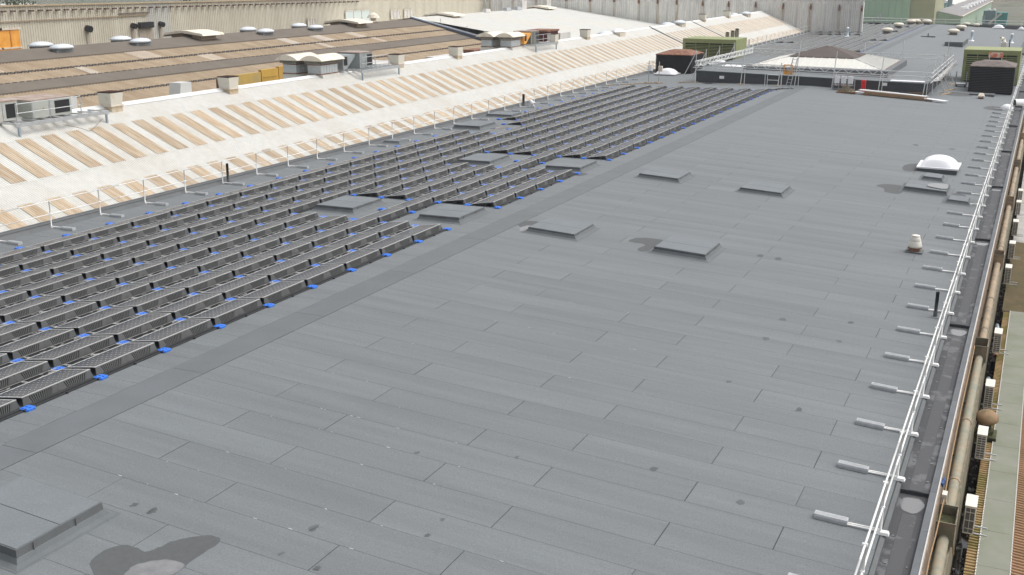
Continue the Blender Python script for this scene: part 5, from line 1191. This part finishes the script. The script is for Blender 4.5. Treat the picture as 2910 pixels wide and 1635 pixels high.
# ================================================================== FAR BACKGROUND
gb = T('green_warehouse', 'large pale green warehouse beyond the far railing', 'building')
q = MB(); q.box(-40, -8.3, 240, 262, -9, 7.5); P(q, 'wall', greenwall, gb)
for k in range(12): q = MB(); x = -24+k*1.3; q.box(x-.04, x+.04, 239.94, 240, -9, 7.5); P(q, 'panel_joint', mat('gj', (.31, .41, .32), .7), gb)
q = MB(); q.box(-8.29, -3.6, 241, 262, -9, 7.5); P(q, 'side_wall', ochre, gb)
q = MB(); q.box(-17, 1.2, 226, 239, -9, -1.9); P(q, 'low_block', greenwall, gb)
q = MB(); q.box(-8, 2, 225.6, 239.2, -1.9, -1.7); P(q, 'low_roof', ochre, gb)
for k in range(3): q = MB(); x = -6.5+k*2.4; q.box(x, x+1.6, 225.4, 225.6, -1.8, -1.45); P(q, 'roof_edge', rust, gb)
fg = T('long_green_shed', 'long pale green shed with a grey sloping roof far beyond', 'building')
q = MB(); q.extr([(-8, -9), (1.2, -9), (1.2, 0), (-3.5, 1.0), (-8, -.2)], 1, 246, 370); P(q, 'wall', greenwall, fg)
q = MB(); q.hexa([(-3.5, 246, 1.02), (1.3, 246, .0), (1.3, 370, .0), (-3.5, 370, 1.02), (-3.5, 246, 1.1), (1.35, 246, .08), (1.35, 370, .08), (-3.5, 370, 1.1)]); P(q, 'roof', mat('farroof', (.26, .25, .25), .8, n=.3, amt=.1), fg)
q = MB(); q.box(1.25, 1.5, 246, 370, .0, .18); P(q, 'edge_trim', cream, fg)
for k in range(7): q = MB(); y = 280+k*12; q.box(-1.6, .2, y, y+4, .5, 1.0, .2, .4); P(q, 'rooflight', ridgewhite, fg)
q = MB(); q.extr([(-11, -9), (-4, -9), (-4, 1.0), (-7.5, 2.6), (-11, 1.0)], 1, 296, 350); P(q, 'rear_bay', lightbits, fg)
for i, (x, y, r_, h_, lb) in enumerate([(-5.6, 288, .55, 1.6, 'shorter blue-grey silo of the pair on the far roofs'), (-4.5, 289, .55, 2.9, 'taller blue-grey silo of the pair on the far roofs'), (-8.1, 290, .35, 1.3, 'thin blue-grey stack left of the silos')]):
    t = T('silo', lb, 'silo', 'blue-grey silos far behind', (x, y, -3))
    q = MB(); q.tube((0, 0, 0), (0, 0, 3+h_), r_, 14); P(q, 'shell', blugrey, t, smooth=True); q = MB(); q.lathe((0, 0, 3+h_), [(r_+.05, 0), (.1, .3)], 14); P(q, 'cap', blugrey, t)
q = MB(); q.tube((-6.8, 284, -2), (-6.8, 284, .3), .18, 8); tag(P(q, 'white_post', domewhite), 'short white post vent before the silos', 'vent pipe')
q = MB()
for k in range(14): x = -9+R.random()*6; y = 280+R.random()*8; q.box(x, x+.9, y, y+1, -2.5, -1.0+R.random()*.8)
tag(P(q, 'pipework', blugrey), 'jumble of blue-grey pipework at the foot of the silos', 'pipework')
# silos stand on this low roof
q = MB(); q.box(-10, -3.6, 262.2, 296, -9, -3.0); tag(P(q, 'flat_roofed_shed', ochre), 'low ochre flat roof carrying the silos', 'building')
t = T('teal_machine', 'teal-green crushing machine housing on the far right hillside foot', 'machine', None, (5.6, 300, -5))
q = MB(); q.box(.2, 2.6, -2, 2, 0, 4.2); P(q, 'housing', tealm, t)
q = MB(); q.box(-2.9, -.2, -1, 3, 0, 4.6); P(q, 'cabin', mat('tl2', (.17, .25, .27), .6), t)
for x in (-1.7, -.6): q = MB(); q.lathe((x, 1, 4.6), [(.4, 0), (.4, .2), (.1, .45)], 10); P(q, 'roof_vent', ridgewhite, t)
q = MB(); q.bar((-1.5, -2, 1.5), (1.2, -2, 4.0), .8, .5); P(q, 'conveyor', lightbits, t)
q = MB(); q.box(-3.0, -2.4, -1.5, 1, 1.5, 3.4); P(q, 'side_cabinet', blugrey, t)
# yard clutter in orange and blue beyond the rail
for i in range(26):
    x = 4+R.random()*13; y = 225+R.random()*18; e = R.uniform(.25, .8); mm = R.choice([orange, orange, mat('blucrate', (.05, .13, .35), .6), lightbits, cream])
    q = MB(); q.box(-e, e, -e, e, 0, e*1.6, .04, .04); o = P(q, 'crate', mm, None, loc=(x, y, -2.6), rot=(0, 0, R.random()))
    tag(o, 'small %s crate in the stacks beyond the far right railing' % {'orange_paint': 'orange', 'blucrate': 'dark blue', 'pale_panel': 'pale grey', 'cream_metal': 'cream'}[mm.name], 'crate', 'crates and drums stacked beyond the far railing')
q = MB(); q.box(3.5, 26, 222, 250, -9, -2.6); tag(P(q, 'storage_slab', mat('tanslab', (.42, .34, .22), .9, n=.4, amt=.15)), 'sand-coloured storage slab below the far right railing', 'slab')
# pale buildings and trees at the top left horizon
for i, (x, y, w_, h_, mm, lb) in enumerate([(-195, 180, 22, 9.2, lightbits, 'long pale distant shed left of the conifer, above the beige wall'), (-170, 210, 14, 8.5, domewhite, 'bright white distant shed roof above the beige wall'), (-140, 220, 8, 10.2, blugrey, 'blue-grey distant building above the beige wall'), (-125, 215, 9, 9.4, domewhite, 'white distant building right of the blue-grey one')]):
    t = T('distant_building', lb, 'building', 'distant buildings above the beige wall', (x, y, -9))
    q = MB(); q.box(-w_, w_, -5, 5, 0, h_); P(q, 'wall', mm, t); q = MB(); q.extr([(-w_-.3, h_+.01), (w_+.3, h_+.01), (0, h_+1.6)], 1, -5.3, 5.3); P(q, 'roof', lightbits, t)
    for k in range(4): q = MB(); xx = -w_*.7+k*w_*.45; q.box(xx-1, xx+1, -5.06, -5.001, h_*.55, h_*.8); P(q, 'window', darkglass, t)
def tree(x, y, h_, label, con=False):
    t = T('tree', label, 'tree', 'distant trees', (x, y, -9))
    q = MB(); q.tube((0, 0, 0), (0, 0, h_*.7), .3, 7, .12)
    for k in range(7): a = R.random()*6.28; z = h_*R.uniform(.35, .65); q.tube((0, 0, z), (math.cos(a)*h_*.2, math.sin(a)*h_*.2, z+h_*.12), .1, 5, .03)
    P(q, 'trunk', bark, t)
    q = MB()
    for k in range(1600):
        if con: f_ = R.random(); rr = (1-f_)*h_*.26*R.random()**.5; z = h_*(.12+.88*f_)
        else:
            th, ph = R.random()*6.28, math.acos(R.uniform(-1, 1)); r_ = R.random()**.4*(1+.25*math.sin(th*3+ph*2)); rr = h_*.3*r_*math.sin(ph); z = h_*.65+h_*.33*r_*math.cos(ph)
        a = R.random()*6.28; c = Vector((rr*math.cos(a), rr*math.sin(a), z)); e = R.uniform(.15, .4)
        u_ = Vector((R.gauss(0, 1), R.gauss(0, 1), R.gauss(0, 1))).normalized(); v_ = u_.cross(Vector((R.gauss(0, 1), R.gauss(0, 1), R.gauss(0, 1)))).normalized()
        q.face([c-u_*e, c+v_*e*.6, c+u_*e, c-v_*e*.6])
    P(q, 'crown', leaf, t)
tree(-180, 170, 13.5, 'dark spreading tree rising above the beige wall near the left edge')
tree(-152, 190, 12.6, 'second bushy tree above the beige wall between pale sheds', False)
tree(-235, 190, 12.0, 'green tree at the extreme top left of the view', False)
tree(-120, 240, 12.5, 'small dark conifer right of the distant white buildings', True)
for i in range(60):
    pass
# scrub on the hillside
q = MB()
for k in range(9000):
    x = R.uniform(-10, 260); y = R.uniform(640, 900); b_ = (y-620)/90; a_ = (x+900)/90
    z = -9+(1-math.exp(-b_*.55))*(26+10*math.sin(a_*.7))*max(0, min(1, (x+200)/260))+1.0; e = R.uniform(.5, 1.6)
    c = Vector((x, y, z+R.random()*2)); u_ = Vector((R.gauss(0, 1), R.gauss(0, 1), R.gauss(0, 1))).normalized(); v_ = u_.cross(Vector((R.gauss(0, 1), R.gauss(0, 1), 1))).normalized()
    q.face([c-u_*e, c+v_*e*.7, c+u_*e, c-v_*e*.7])
o = P(q, 'hillside_scrub', mat('scrub', (.15, .12, .085), .9, n=.05, c2=(.09, .10, .05))); o['kind'] = 'stuff'; o['label'] = 'brown leafless scrub covering the far hillside at the upper right'

# ------------------------------------------------------------------ haze: one closed box of even thin air
q = MB(); q.box(-700, 700, -60, 1600, -10.5, 36)
hz = P(q, 'haze', mat('haze_shell', (1, 1, 1))); hz['kind'] = 'stuff'
hm = bpy.data.materials.new('haze_air'); hm.use_nodes = True; hn = hm.node_tree
for n_ in list(hn.nodes):
    if n_.type == 'BSDF_PRINCIPLED': hn.nodes.remove(n_)
pv = hn.nodes.new('ShaderNodeVolumePrincipled'); pv.inputs['Color'].default_value = (.93, .95, 1, 1); pv.inputs['Density'].default_value = .0003; pv.inputs['Anisotropy'].default_value = .2
hn.links.new(pv.outputs[0], [n_ for n_ in hn.nodes if n_.type == 'OUTPUT_MATERIAL'][0].inputs['Volume'])
hz.data.materials[0] = hm

t = T('folded_frame', 'dark folded metal frame leaning on the far edge of the roof', 'metal frame', None, (-10.3, 208.5, zr(-10.3)))
q = MB(); q.box(-1.0, .9, -.5, .5, .02, .35); P(q, 'base', black, t)
q = MB(); q.bar((-.9, 0, .35), (.6, 0, 1.9), .14); q.bar((-.2, .2, .35), (.7, .2, 1.3), .12); q.bar((.62, 0, .35), (.62, 0, 2.0), .16); P(q, 'stay', galv, t)
